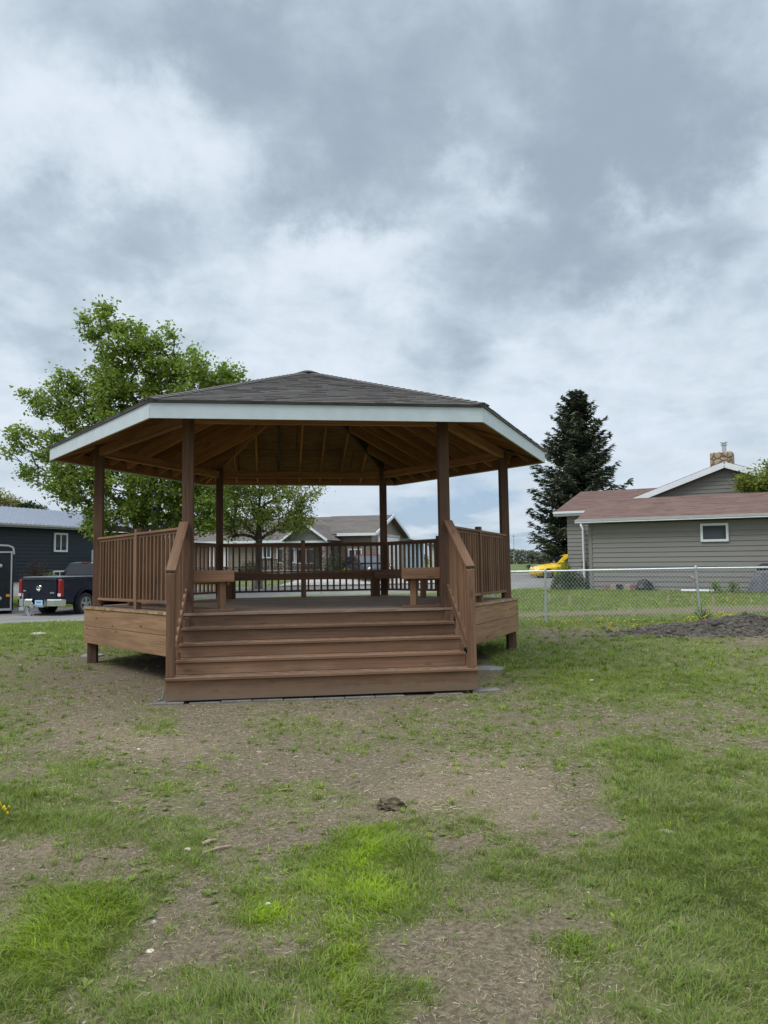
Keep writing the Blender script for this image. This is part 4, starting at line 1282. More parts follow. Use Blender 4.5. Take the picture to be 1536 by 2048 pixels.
def make_tree(name, label, cat, base, lobes, ntips, per, lsize, leafmat, barkmat, stems, seed, spread=.30, group=None, trunk_r=.19, wind=(0.0, 0, 0), part='crown', tip_jit=.8):
    """lobes: (x,y,z,rx,ry,rz) world; stems: list of polylines relative to base"""
    rng = np.random.default_rng(seed)
    base = np.array(base, float)
    root = thing(name, label, cat, tuple(base), 0, group)
    nodes = []; parent = []; isst = []
    for st in stems:
        prev = -1
        for p in st:
            nodes.append(np.array(p, float)); parent.append(prev); prev = len(nodes) - 1
    nst = len(nodes)
    lob = np.array(lobes, float); lob[:, :3] -= base
    vol = lob[:, 3] * lob[:, 4] * lob[:, 5]; pr = vol ** .8 / (vol ** .8).sum()
    idx = rng.choice(len(lob), ntips, p=pr)
    d = rng.normal(size=(ntips, 3)); d /= np.linalg.norm(d, axis=1)[:, None]
    rad = rng.uniform(0, 1, ntips) ** .42
    rad *= 1 + (rng.uniform(0, 1, ntips) < .10) * rng.uniform(.05, .22, ntips)
    T = lob[idx, :3] + d * rad[:, None] * lob[idx, 3:]
    c0 = np.array([s_[-1] for s_ in stems]).mean(0)
    order = np.argsort(np.linalg.norm((T - c0 * [1, 1, .55]) * [1, 1, .6], axis=1))
    NA = np.zeros((nst + ntips * 4, 3)); NA[:nst] = nodes; cnt = nst
    par = list(parent)
    tips = []
    for t in order:
        p = T[t]
        q = NA[:cnt]
        dv = p - q
        dist = np.linalg.norm(dv, axis=1) + np.maximum(0, q[:, 2] - p[2] + .15) * 1.6
        if True: dist[:1] += 3
        j = int(np.argmin(dist)); a = NA[j].copy()
        L = np.linalg.norm(p - a); k = 3 if L > .8 else 2
        prev = j
        lift = np.array([0, 0, .12 * L]); jt = rng.normal(size=3) * .07 * L
        for s in range(1, k + 1):
            f = s / k
            NA[cnt] = a + (p - a) * f + (lift + jt) * math.sin(math.pi * f) + np.array(wind) * L * f * f
            par.append(prev); prev = cnt; cnt += 1
        tips.append((prev, j))
    w = np.zeros(cnt)
    ch = [[] for _ in range(cnt)]
    for i in range(cnt):
        if par[i] >= 0: ch[par[i]].append(i)
    for i in range(cnt - 1, -1, -1):
        w[i] += 1 if not ch[i] else 0
        if par[i] >= 0: w[par[i]] += w[i]
    rr = trunk_r * (np.maximum(w, 1) / w[:nst].max()) ** .46
    rr = np.maximum(rr, .007)
    mb = MB(); br = MB(); done = set()
    starts = [i for i in range(cnt) if par[i] < 0]
    stack = [(s, None) for s in starts]
    while stack:
        i, pr_ = stack.pop()
        pts = [] if pr_ is None else [NA[pr_]]
        rs = [] if pr_ is None else [min(rr[pr_], rr[i] * 1.25)]
        cur = i
        while True:
            pts.append(NA[cur]); rs.append(rr[cur])
            if not ch[cur]: break
            nx = max(ch[cur], key=lambda c: w[c])
            for c in ch[cur]:
                if c != nx: stack.append((c, cur))
            cur = nx
        if len(pts) > 1:
            if len(rs) > 2 and pr_ is None: rs[0] *= 1.35
            big = True
            mb.tube(pts, rs, 8 if rs[0] > .06 else 4, cap=False)
    mb.build('trunk', M[barkmat], root, smooth=True)
    if br.f: br.build('branches', M[barkmat], root)
    # leaves along the last part of every twig
    Cs = []; Ts = []
    big = fbm
    for tip, j in tips:
        p = NA[tip]; a = NA[par[tip]]
        m_ = max(3, int(per * rng.uniform(.55, 1.5)))
        f = rng.uniform(-.1, 1.12, m_)[:, None]
        off = rng.normal(size=(m_, 3)) * spread * np.array([1, 1, .8])
        Cs.append(a + (p - a) * f + off * (.55 + .5 * (1 - np.clip(f, 0, 1))))
        tb = rng.normal(.46, .13)
        Ts.append(np.clip(rng.normal(tb, .15, m_), 0, 1))
    C = np.concatenate(Cs); tt = np.concatenate(Ts)
    V, Fc, cn, ti = leaf_quads(C, lsize, tt, rng, droop=np.array(wind) * 3 if any(wind) else None)
    big_mesh(part, V, Fc, cn, M[leafmat], ti, root)
    return root


def lobes_px(L, Y, dy=1.0, asp=.85):
    out = []
    s = Y / F
    for px, py, rx, rz in L:
        p = W(px, py, Y)
        out.append((p.x, p.y + random.uniform(-.6, .6) * dy, p.z, rx * s, rx * s * asp + .4 * dy, rz * s))
    return out


# big tree left
Y = 34
b = W(292, 1190, Y); bz = gz(b.x, Y)
big_l = [(30, 870, 26, 30), (18, 905, 14, 14), (62, 790, 24, 24), (470, 755, 26, 30), (180, 650, 14, 40), (300, 690, 24, 40), (60, 950, 24, 24), (240, 735, 72, 110), (215, 645, 24, 42), (262, 650, 22, 30), (320, 745, 60, 85), (350, 672, 20, 26), (402, 745, 40, 50), (452, 748, 26, 36), (400, 800, 60, 55), (150, 800, 55, 70), (80, 810, 26, 34),
         (240, 850, 110, 100), (95, 890, 40, 34), (40, 895, 18, 12), (160, 960, 70, 70), (300, 960, 120, 80), (120, 960, 26, 36), (390, 920, 80, 80), (215, 1040, 40, 36), (300, 1030, 70, 45), (400, 1010, 60, 55), (420, 1050, 40, 30)]
st = lambda dx, dy, h: [(dx * f, dy * f, h * f ** .9) for f in (0.0, .25, .5, .75, 1.0)]
make_tree('broadleaf_tree', 'tall leafy green tree rising behind the left side of the gazebo roof', 'tree', (b.x, Y, bz), lobes_px(big_l, Y),
          1500, 38, .178, 'leaf_green', 'bark_grey', [st(-1.4, .2, 8.2), st(.9, -.2, 6.6), st(-.4, .6, 5.0)], 3, .235, 'broadleaf trees behind the gazebo', .24, (-.16, 0, .02))
# second tree
Y = 39
b = W(517, 1168, Y); bz = gz(b.x, Y)
l2 = [(515, 985, 95, 45), (600, 985, 42, 38), (635, 985, 18, 20), (450, 990, 60, 45), (520, 1035, 100, 30), (590, 1030, 40, 28), (500, 930, 80, 40), (460, 1060, 40, 22), (575, 1062, 30, 18), (430, 1030, 30, 40)]
make_tree('broadleaf_tree', 'spreading yellow-green tree seen through the gazebo opening before the taupe house', 'tree', (b.x, Y, bz), lobes_px(l2, Y),
          380, 44, .14, 'leaf_yellowgreen', 'bark_dark', [st(.05, 0, 4.6), ], 5, .26, 'broadleaf trees behind the gazebo', .17, (-.1, 0, 0))
# pale tree over the slate house
Y = 60
b = W(15, 1150, Y); bz = .7
make_tree('broadleaf_tree', 'pale yellow-green tree top showing over the ribbed metal roof', 'tree', (b.x, Y, bz), lobes_px([(15, 1005, 30, 18), (-20, 1000, 40, 26), (38, 1012, 14, 9), (0, 1030, 60, 30)], Y),
          140, 46, .2, 'leaf_pale', 'bark_grey', [st(0, 0, 4.4)], 8, .3, None, .16)
Y = 58
b = W(62, 1150, Y)
make_tree('conifer_tree', 'small dark pointed tree top beside the pale tree over the metal roof', 'tree', (b.x, Y, .7), lobes_px([(64, 1014, 13, 8), (55, 1022, 26, 10), (84, 1020, 8, 5)], Y),
          60, 40, .2, 'leaf_dark', 'bark_dark', [st(0, 0, 5)], 9, .2, None, .12)
# tree behind the garage roof at right
Y = 33.2
b = W(1530, 1150, Y)
make_tree('broadleaf_tree', 'bright green leafy tree behind the garage ridge of the tan house', 'tree', (b.x, 33.0, .4), lobes_px([(1520, 965, 34, 30), (1490, 968, 24, 20), (1545, 940, 26, 28), (1570, 970, 40, 45), (1535, 1000, 50, 40)], Y, .4, .45),
          150, 40, .13, 'leaf_yellowgreen', 'bark_grey', [st(0, 0, 4.0)], 12, .2, None, .12)
# tip of a dark branch at the right frame edge is a spruce further back
# ---------------------------------------------------------------- spruce
def spruce(name, label, base, H, R, seed):
    rng = np.random.default_rng(seed)
    root = thing(name, label, 'tree', base)
    mb = MB(); mb.tube([(0, 0, 0), (0.03, 0, H * .5), (0, 0, H * .97)], [.19, .11, .015], 8); mb.build('trunk', M['bark_dark'], root)
    V = []; tint = []; br = MB()
    nb = 330
    for k in range(nb):
        f = (k + rng.uniform(0, 1)) / nb          # 0 bottom, 1 top
        z = .7 + (H - .75) * f ** .92
        az = k * 2.39996 + rng.uniform(-.5, .5)
        prof = (1 - f) ** .56 * (1.0 if f > .12 else .80 + 1.6 * f)
        L = R * prof * rng.choice([.62, .85, 1.0, 1.08, 1.2]) * rng.uniform(.92, 1.06) + .12
        dirh = np.array([math.cos(az), math.sin(az), 0]); sd = np.array([-math.sin(az), math.cos(az), 0])
        rise = .62 * f - .22; curl = .30 * (1 - f * .5)
        pts = []
        for s in np.linspace(0, 1, 6):
            zz = z + L * (rise * s - .32 * s * (1 - .4 * f) * (1 - s) * 1.6 + curl * s * s * .55)
            pts.append(dirh * (L * s) + np.array([0, 0, zz]))
        br.tube(pts, [.035 * (1 - .8 * s) * (.3 + L / R) for s in np.linspace(0, 1, 6)], 4, cap=False)
        tb = rng.normal(.42, .22)
        n = int(40 + 130 * L / R)
        s = rng.uniform(.10, 1.0, n)
        P = np.array(pts); i = np.clip((s * 5).astype(int), 0, 4); ff = s * 5 - i
        C = P[i] * (1 - ff)[:, None] + P[i + 1] * ff[:, None]
        lat = (1 - s * .72) * L * .34 * rng.uniform(-1, 1, n)
        C = C + sd * lat[:, None] + np.array([0, 0, 1]) * (rng.normal(0, .05, n) - np.abs(lat) * .28)[:, None]
        d = dirh * .75 + sd * np.sign(lat)[:, None] * .75 + rng.normal(size=(n, 3)) * .28 + np.array([0, 0, -.10])
        d /= np.linalg.norm(d, axis=1)[:, None]
        ln = rng.uniform(.24, .50, n) * (.7 + .4 * L / R)
        w = ln * .30
        nz = rng.normal(size=(n, 3)) * .45 + np.array([0, 0, 1]); a = np.cross(d, nz); a /= np.linalg.norm(a, axis=1)[:, None]
        q = np.empty((n, 4, 3)); q[:, 0] = C - d * (ln * .5)[:, None]; q[:, 1] = C + a * (w * .5)[:, None]; q[:, 2] = C + d * (ln * .6)[:, None]; q[:, 3] = C - a * (w * .5)[:, None]
        V.append(q); tint.append(np.repeat(np.clip(rng.normal(tb, .14, n) + .25 * (s - .5), 0, 1), 4))
    V = np.concatenate(V).reshape(-1, 3)
    br.build('branches', M['bark_dark'], root)
    big_mesh('crown', V, np.arange(len(V)), np.full(len(V) // 4, 4), M['needle'], np.concatenate(tint), root)
    return root


Y = 49
t_ = W(1172, 783, Y)
b = W(1156, 1120, Y)
spruce('spruce_tree', 'tall dark spruce standing behind the tan house', (W(1160, 1100, Y).x, Y, .55), t_.z - .55, 3.45, 4)
spruce('spruce_tree', 'spruce edge beyond the right side of the tan house', (W(1640, 1100, 62).x, 62, .6), 12.5, 3.6, 14)


def shrub(label, px, py_base, Y, w, h, n, lsize, mat, seed, name='shrub', bare=False, cat='shrub', group=None, x=None):
    rng = np.random.default_rng(seed)
    if x is None: x = W(px, py_base, Y).x
    root = thing(name, label, cat, (x, Y, gz(x, Y)), 0, group)
    mb = MB(); k = 14 if not bare else 60
    tipsl = []
    for i in range(k):
        g = rng.uniform(0, 6.28); r = rng.uniform(.1, 1) * w / 2; zt = h * rng.uniform(.6, 1.0) * (1 - .35 * (2 * r / w) ** 2)
        p = np.array([math.cos(g) * r, math.sin(g) * r, zt]); tipsl.append(p)
        mb.tube([(0, 0, -.02), p * [.45, .45, .55], p], [.016, .011, .004], 4, cap=False)
    mb.build('stems', M['twig_brown' if bare else 'bark_dark'], root)
    g = rng.uniform(0, 6.28, n); r = np.sqrt(rng.uniform(0, 1, n)) * w / 2
    lumps = fbm(np.cos(g) * r * 3 + seed, np.sin(g) * r * 3, seed)
    z = (rng.uniform(.05, 1, n) ** .7) * h * np.sqrt(np.maximum(.05, 1 - (2 * r / w) ** 2)) * (.65 + .6 * lumps)
    C = np.stack([np.cos(g) * r, np.sin(g) * r, z], 1)
    V, Fc, cn, ti = leaf_quads(C, lsize, np.clip(rng.normal(.45, .18, n) + .3 * (lumps - .5), 0, 1), rng)
    big_mesh('foliage', V, Fc, cn, M[mat], ti, root)
    return root


shrub('brown half-bare shrub against the slate blue house wall', 72, 1158, 41, 1.9, 1.35, 700, .07, 'twig_brown', 21, bare=True)
shrub('low green shrub beside the basement window of the slate blue house', 100, 1160, 42.6, 1.1, .55, 900, .07, 'leaf_green', 22)
shrub('dark clipped hedge below the downspout of the tan house', 1140, 1176, 31.3, 1.55, .9, 2600, .07, 'leaf_dark', 23, 'hedge', cat='hedge')
shrub('rounded green bush in front of the yellow car', 1130, 1150, 37.0, 1.1, 1.15, 1500, .08, 'leaf_green', 24)
shrub('small leafy plant nearer the white pipe at the tan house wall', 1432, 1180, 27.6, .45, .5, 260, .07, 'leaf_green', 25, 'garden_plant', cat='plant')
shrub('small leafy plant nearer the grey cover at the tan house wall', 1467, 1180, 27.3, .5, .55, 300, .07, 'leaf_green', 26, 'garden_plant', cat='plant')
shrub('tall green weeds growing behind the dark soil heap', 1405, 1240, 17.9, .5, .42, 240, .05, 'leaf_green', 27, 'weeds', cat='plant')
shrub('rounded green shrub by the white side door of the taupe house', 500, 1145, 51.0, 1.6, 1.1, 900, .1, 'leaf_dark', 28)
shrub('upright olive shrub left of the dark front door of the taupe house', 672, 1142, 46.6, 1.5, 1.75, 1500, .1, 'leaf_dark', 29)
shrub('low olive shrub by the right stone column of the taupe house porch', 698, 1144, 45.4, 1.0, .8, 800, .08, 'leaf_green', 30)
shrub('small shrub under the porch railing of the taupe house', 628, 1142, 46.8, 1.2, .7, 800, .08, 'leaf_dark', 31)

# far-off trees and brush along the horizon
rng = np.random.default_rng(5)
Cs, Ts = [], []
def far_band(x0, x1, Y, h0, h1, n, s):
    x = rng.uniform(x0, x1, n)
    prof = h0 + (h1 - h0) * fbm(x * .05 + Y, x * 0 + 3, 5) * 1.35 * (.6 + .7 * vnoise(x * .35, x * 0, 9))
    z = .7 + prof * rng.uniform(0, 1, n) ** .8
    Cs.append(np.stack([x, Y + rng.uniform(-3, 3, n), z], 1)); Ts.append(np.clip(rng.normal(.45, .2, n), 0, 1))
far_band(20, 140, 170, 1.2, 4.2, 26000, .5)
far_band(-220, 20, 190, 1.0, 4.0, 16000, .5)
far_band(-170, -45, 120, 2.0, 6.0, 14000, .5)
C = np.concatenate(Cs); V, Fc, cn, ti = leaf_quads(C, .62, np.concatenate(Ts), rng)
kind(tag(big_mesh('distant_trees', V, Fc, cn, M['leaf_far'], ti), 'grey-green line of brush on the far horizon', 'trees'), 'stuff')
# utility pole far right
b = W(1083, 1128, 95)
mb = MB(); mb.tube([(0, 0, -.2), (0, 0, 2.3)], [.10, .08], 8); 
o = mb.build('marker_post', plain('pole_wood', (.28, .25, .2), .9), None); o.location = (b.x, 95, gz(b.x, 95)); tag(o, 'pale post standing on the far field left of the spruce', 'post')
b = W(1028, 1110, 120)
mb = MB(); mb.tube([(0, 0, -.2), (0, 0, 4.8)], [.05, .035], 6); mb.box((0, 0, 4.5), (.5, .05, .06))
o = mb.build('utility_pole', M['pole_wood'], None); o.location = (b.x, 120, gz(b.x, 120)); tag(o, 'thin utility pole on the horizon right of the gazebo', 'pole')
# ================================================================== GROUND
GRID_Y = [1240, 1280, 1320, 1360, 1400, 1450, 1500, 1540, 1590, 1640, 1690, 1740, 1790, 1840, 1890, 1940, 1990, 2048]
GRID = """
7777655444444444455667765
6665777754444446633466522
4433556644444448877676654
3321111111111113367777766
4321111111111123455655445
4211351135522424233234434
5422211111132233545777454
5266434311112111124577777
8864354145641111111588888
7787534211122234111279888
3244176111399722434588798
1112464444798756676878898
1478842466698754553578877
4688822497587623332367657
8998612243682111126456657
8986324546772224126357667
8754455663685421235566677
4252566665786211133366677
"""
GRID = np.array([[int(c) for c in r.strip()] for r in GRID.strip().split('\n')], float) / 9.0


def dens_np(x, y):
    x = np.asarray(x, float); y = np.asarray(y, float)
    z = np.zeros_like(x)
    px, py = project_np(np.stack([x, np.maximum(y, 1.2), z], 1))
    # wobble so patches keep ragged edges
    px = px + (fbm(x * 1.7, y * 1.7, 31) - .5) * 44; py = py + (fbm(x * 1.3 + 9, y * 1.3, 37) - .5) * 26 * np.clip(6 / np.maximum(y, 2), .4, 2)
    fx = np.clip(px / 64.0, 0, 23.999); ix = fx.astype(int); fx -= ix
    fy = np.interp(py, GRID_Y, np.arange(len(GRID_Y))); fy = np.clip(fy, 0, len(GRID_Y) - 1.001); iy = fy.astype(int); fy -= iy
    g = (GRID[iy, ix] * (1 - fx) + GRID[iy, ix + 1] * fx) * (1 - fy) + (GRID[iy + 1, ix] * (1 - fx) + GRID[iy + 1, ix + 1] * fx) * fy
    far = np.clip((y - 17) / 3, 0, 1)
    g = g * (1 - far) + .97 * far
    n = fbm(x * 2.6, y * 2.6, 3) * .5 + fbm(x * 9, y * 9, 4, 3) * .5
    g = np.clip(g * .97 - .01 + (n - .5) * 1.0, 0, 1)
    # dirt strip behind the right-hand fence
    s = np.clip(1 - np.abs(y - (20.9 + .04 * x)) / 1.0, 0, 1) * (x > 2.5) * (x < 16)
    g = g * (1 - .85 * np.clip(s * 2.2 + (n - .5) * .8, 0, 1) * (s > 0))
    # soil heap
    h = heap_np(x, y); g = g * (1 - np.clip(h * 22, 0, 1) * .93)
    # shade-starved soil under the gazebo
    lx = x + 1.31; ly = y - 13.56
    under = (np.abs(lx) < 3.0) & (np.abs(ly) < 2.6)
    g = np.where(under, g * .25, g)
    return g


HEAP = [(W(1470, 1262, 16.4), 1.55, .62, .13), (W(1385, 1272, 15.9), 1.15, .45, .09), (W(1540, 1255, 16.6), 1.5, .8, .15), (W(1325, 1272, 16.0), .4, .2, .02)]


def heap_np(x, y):
    h = np.zeros_like(np.asarray(x, float))
    for p, sx, sy, a in HEAP:
        h = h + a * np.exp(-(((x - p.x) / sx) ** 2 + ((y - p.y) / sy) ** 2))
    return h


def clay_np(x, y):
    """0 dark humus, 1 pale trampled straw-soil"""
    pts = [(960, 1590, 220, 90, 1.0), (250, 1480, 260, 70, .75), (150, 1690, 190, 50, .7), (600, 1440, 300, 60, .55), (1010, 1560, 150, 60, .8), (650, 1640, 160, 40, .5)]
    px, py = project_np(np.stack([x, np.maximum(y, 1.2), np.zeros_like(x)], 1))
    v = np.full_like(x, .18)
    for cx, cy, sx, sy, a in pts: v = np.maximum(v, a * np.exp(-(((px - cx) / sx) ** 2 + ((py - cy) / sy) ** 2)))
    return np.clip(v + (fbm(x * 2.2, y * 2.2, 77) - .5) * .7, 0, 1)


def axis(lo, hi, fine0, fine1, step, grow=1.16):
    a = list(np.arange(fine0, fine1, step)); s = step
    while a[-1] < hi: s *= grow; a.append(a[-1] + s)
    s = step; b = []
    x = fine0
    while x > lo: s *= grow; x -= s; b.append(x)
    return np.array(b[::-1] + a)


gx = axis(-1600, 1600, -9, 9.5, .075); gy = axis(-250, 2600, 1.3, 17.5, .06)
GX, GY = np.meshgrid(gx, gy); X, Yv = GX.ravel(), GY.ravel()
zz = gz_np(X, Yv)
near = np.clip((26 - Yv) / 6, 0, 1) * np.clip((14 - np.abs(X)) / 3, 0, 1)
dn = dens_np(X, Yv)
hp = heap_np(X, Yv)
zz = zz + near * ((fbm(X * .8, Yv * .8, 51) - .5) * .035 + (fbm(X * 4.5, Yv * 4.5, 52) - .5) * .028 * (1 - .4 * dn)) + near * (dn - .4) * .018
zz = zz + hp * (.55 + .9 * fbm(X * 2.2, Yv * 2.2, 53)) + np.clip(hp * 12, 0, 1) * (fbm(X * 6, Yv * 6, 54, 3) - .5) * .16
nx, ny = len(gx), len(gy)
I = np.arange(nx * ny).reshape(ny, nx)
quads = np.stack([I[:-1, :-1], I[:-1, 1:], I[1:, 1:], I[1:, :-1]], -1).reshape(-1, 4)


def ground_mat():
    m, nt, b = nmat('ground_soil')
    d = attr(nt, 'dens'); cl = attr(nt, 'clay'); hp_ = attr(nt, 'heap')
    tc = nt.nodes.new('ShaderNodeTexCoord').outputs['Object']
    n1 = noise(nt, tc, 2.3, 6, .65); n2 = noise(nt, tc, 30, 5, .7); n3 = noise(nt, tc, 140, 3, .7); n4 = noise(nt, tc, .7, 5, .6)
    soil = mixc(nt, smooth(nt, n2, .3, .72), (.100, .078, .051), (.225, .181, .122))
    straw = mixc(nt, smooth(nt, n3, .35, .7), (.155, .12, .078), (.31, .248, .162))
    c = mixc(nt, mth(nt, 'MULTIPLY', smooth(nt, mth(nt, 'ADD', cl, mth(nt, 'MULTIPLY_ADD', n2, .5, -.25)), .25, .8), .85), soil, straw)
    peb = N(nt, 'ShaderNodeTexVoronoi', Scale=55.0); nt.links.new(tc, peb.inputs['Vector'])
    c = mixc(nt, mth(nt, 'MULTIPLY', smooth(nt, peb.outputs['Distance'], .13, .06), .6), c, (.40, .36, .30))
    green = mixc(nt, smooth(nt, n1, .35, .7), (.105, .125, .036), (.18, .195, .066))
    thatch = mixc(nt, n3, (.16, .15, .075), (.28, .245, .13))
    gr = mixc(nt, smooth(nt, n2, .54, .82), green, thatch)
    c = mixc(nt, smooth(nt, mth(nt, 'ADD', d, mth(nt, 'MULTIPLY_ADD', n2, .6, -.3)), .12, .72), c, gr)
    dark = mixc(nt, smooth(nt, n2, .3, .7), (.035, .030, .025), (.125, .108, .088))
    c = mixc(nt, smooth(nt, mth(nt, 'ADD', hp_, mth(nt, 'MULTIPLY_ADD', n2, .05, -.025)), .008, .045), c, dark)
    far = mixc(nt, smooth(nt, n4, .35, .65), (.075, .105, .032), (.13, .145, .055))
    sp = nt.nodes.new('ShaderNodeSeparateXYZ'); nt.links.new(tc, sp.inputs[0])
    c = mixc(nt, smooth(nt, sp.outputs['Y'], 30, 60), c, far)
    nt.links.new(c, b.inputs['Base Color']); b.inputs['Roughness'].default_value = .95; b.inputs['Specular IOR Level'].default_value = .15
    bump(nt, b, mth(nt, 'ADD', n2, mth(nt, 'MULTIPLY', n3, .6)), .75, .02)
    MATS['ground_soil'] = m


ground_mat()
g = big_mesh('ground', np.stack([X, Yv, zz], 1), quads.ravel(), np.full(len(quads), 4), M['ground_soil'], smooth=True, attrs={'dens': dn, 'clay': clay_np(X, Yv), 'heap': hp})
kind(g, 'structure')


def zground(x, y):
    """height of the built ground sheet (bilinear)"""
    x = np.asarray(x, float); y = np.asarray(y, float)
    ix = np.clip(np.searchsorted(gx, x) - 1, 0, nx - 2); iy = np.clip(np.searchsorted(gy, y) - 1, 0, ny - 2)
    fx = (x - gx[ix]) / (gx[ix + 1] - gx[ix]); fy = (y - gy[iy]) / (gy[iy + 1] - gy[iy])
    Zg = zz.reshape(ny, nx)
    return (Zg[iy, ix] * (1 - fx) + Zg[iy, ix + 1] * fx) * (1 - fy) + (Zg[iy + 1, ix] * (1 - fx) + Zg[iy + 1, ix + 1] * fx) * fy


# ---------------------------------------------------------------- roads
def paved(name, c0, c1, bscale=60):
    m, nt, b = nmat(name)
    tc = nt.nodes.new('ShaderNodeTexCoord').outputs['Object']
    n1 = noise(nt, tc, .6, 5, .6); n2 = noise(nt, tc, 45, 4, .7)
    c = mixc(nt, smooth(nt, mth(nt, 'MULTIPLY_ADD', n1, .6, mth(nt, 'MULTIPLY', n2, .4)), .35, .65), c0, c1)
    nt.links.new(c, b.inputs['Base Color']); b.inputs['Roughness'].default_value = .9; b.inputs['Specular IOR Level'].default_value = .2
    bump(nt, b, n2, .5, .01); MATS[name] = m


paved('asphalt', (.15, .142, .135), (.23, .22, .205)); paved('gravel_pale', (.30, .27, .23), (.42, .385, .335)); paved('concrete_road', (.36, .33, .29), (.47, .43, .38))


def strip(name, label_unused, left, right, mat, lift=.045, n=60):
    """paved sheet between two plan polylines, draped on the terrain"""
    def samp(P, t):
        P = np.array(P, float); L = np.concatenate([[0], np.cumsum(np.linalg.norm(np.diff(P, axis=0), axis=1))]); L /= L[-1]
        return np.stack([np.interp(t, L, P[:, 0]), np.interp(t, L, P[:, 1])], 1)
    t = np.linspace(0, 1, n); A, B = samp(left, t), samp(right, t); k = 14
    V = []; 
    for i in range(n):
        for j in range(k):
            f = j / (k - 1); p = A[i] * (1 - f) + B[i] * f
            edge = (j in (0, k - 1)); 
            if edge: p = p + (vnoise(np.array([i * .9]), np.array([j * 3.0]), 5)[0] - .5) * .25
            V.append((p[0], p[1], 0))
    V = np.array(V); V[:, 2] = zground(V[:, 0], V[:, 1]) + lift
    e = (np.arange(len(V)) % k == 0) | (np.arange(len(V)) % k == k - 1); V[e, 2] -= lift + .03
    Q = [(i * k + j, i * k + j + 1, (i + 1) * k + j + 1, (i + 1) * k + j) for i in range(n - 1) for j in range(k - 1)]
    o = big_mesh(name, V, np.array(Q).ravel(), np.full(len(Q), 4), M[mat], smooth=True)
    return kind(o, 'structure')


def g2(px, py, zt=None):
    """plan point on the terrain seen at a photo pixel"""
    Yq = 20.0
    lo, hi = 1.5, 80.0
    for _ in range(40):
        mid = (lo + hi) / 2; p = W(px, py, mid)
        if p.z > gz(p.x, mid): lo = mid
        else: hi = mid
    p = W(px, py, (lo + hi) / 2); return (p.x, p.y)


strip('alley', '', [(-26, 23.2), (-13, 23.6), (-9, 24.3), (-7.4, 25.3)], [(-26, 30.6), (-14, 31.2), (-9, 31.4), (-7.2, 31.3)], 'asphalt', .05)
strip('driveway', '', [(-7.6, 25.2), (-5.5, 26.5), (-1.2, 28.2)], [(-7.4, 31.3), (-5, 31.2), (-1.0, 30.4)], 'gravel_pale', .058)
strip('street', '', [(-40, 34.2), (-10, 34.6), (6, 34.8), (16, 36)], [(-40, 41.0), (-10, 41.2), (6, 41.4), (16, 42.5)], 'asphalt', .05)
strip('street', '', [(2, 43), (9, 41.5), (30, 50), (60, 62)], [(-4, 48), (4, 56), (24, 64), (55, 78)], 'asphalt', .055)
strip('driveway', '', [(-6.2, 41.5), (-5.4, 46.6), (-4.9, 48.0)], [(3.5, 41.6), (4.6, 46), (4.9, 50.5)], 'concrete_road', .06)

# ---------------------------------------------------------------- grass blades
def blade_mat(name, cols, transl=.34):
    m, nt, b = nmat(name)
    t = attr(nt, 'tint')
    r = nt.nodes.new('ShaderNodeValToRGB'); el = r.color_ramp.elements
    el[0].position = 0; el[0].color = (*cols[0], 1); el[1].position = 1; el[1].color = (*cols[-1], 1)
    for i, c in enumerate(cols[1:-1]):
        e = el.new((i + 1) / (len(cols) - 1)); e.color = (*c, 1)
    nt.links.new(t, r.inputs['Fac']); c = r.outputs['Color']
    nt.links.new(c, b.inputs['Base Color']); b.inputs['Roughness'].default_value = .6; b.inputs['Specular IOR Level'].default_value = .25
    tr = nt.nodes.new('ShaderNodeBsdfTranslucent'); nt.links.new(c, tr.inputs['Color'])
    mx = nt.nodes.new('ShaderNodeMixShader'); mx.inputs[0].default_value = transl
    nt.links.new(b.outputs[0], mx.inputs[1]); nt.links.new(tr.outputs[0], mx.inputs[2]); nt.links.new(mx.outputs[0], nt.nodes['Material Output'].inputs['Surface'])
    MATS[name] = m


blade_mat('grass_blades', [(.40, .33, .18), (.26, .24, .11), (.165, .21, .062), (.185, .255, .048), (.235, .325, .034), (.33, .48, .020)])
blade_mat('straw', [(.18, .14, .088), (.32, .26, .165), (.50, .43, .30)], .05)


def in_frame(x, y, mx=220):
    px, py = project_np(np.stack([x, y, np.zeros_like(x)], 1))
    return (px > -mx) & (px < 1536 + mx) & (py < 2048 + 260)


LIME = [(735, 1720, 75, 60, 1.0), (730, 1800, 80, 60, 1.0), (690, 1900, 60, 130, .8), (540, 1825, 75, 50, .95), (640, 1770, 70, 40, .8), (80, 1900, 120, 70, .5), (180, 1820, 110, 60, .4), (640, 1590, 60, 18, .5), (60, 1900, 110, 70, .45), (1160, 1920, 40, 50, .4), (1010, 1670, 50, 30, .2), (700, 1990, 70, 60, .5), (310, 1462, 60, 18, .35), (580, 1600, 60, 14, .5)]
BLUE = [(200, 1630, 140, 40, .55), (1400, 1700, 170, 120, .35), (560, 1960, 150, 70, .7), (1340, 1960, 220, 90, .6), (880, 1760, 80, 60, .4), (1150, 1740, 120, 60, .4), (1040, 1310, 110, 25, .5), (1250, 1340, 200, 40, .3), (1300, 1560, 150, 50, .3)]


def blobs(px, py, L):
    v = np.zeros_like(px)
    for cx, cy, sx, sy, a in L: v = np.maximum(v, a * np.exp(-(((px - cx) / sx) ** 2 + ((py - cy) / sy) ** 2)))
    return v


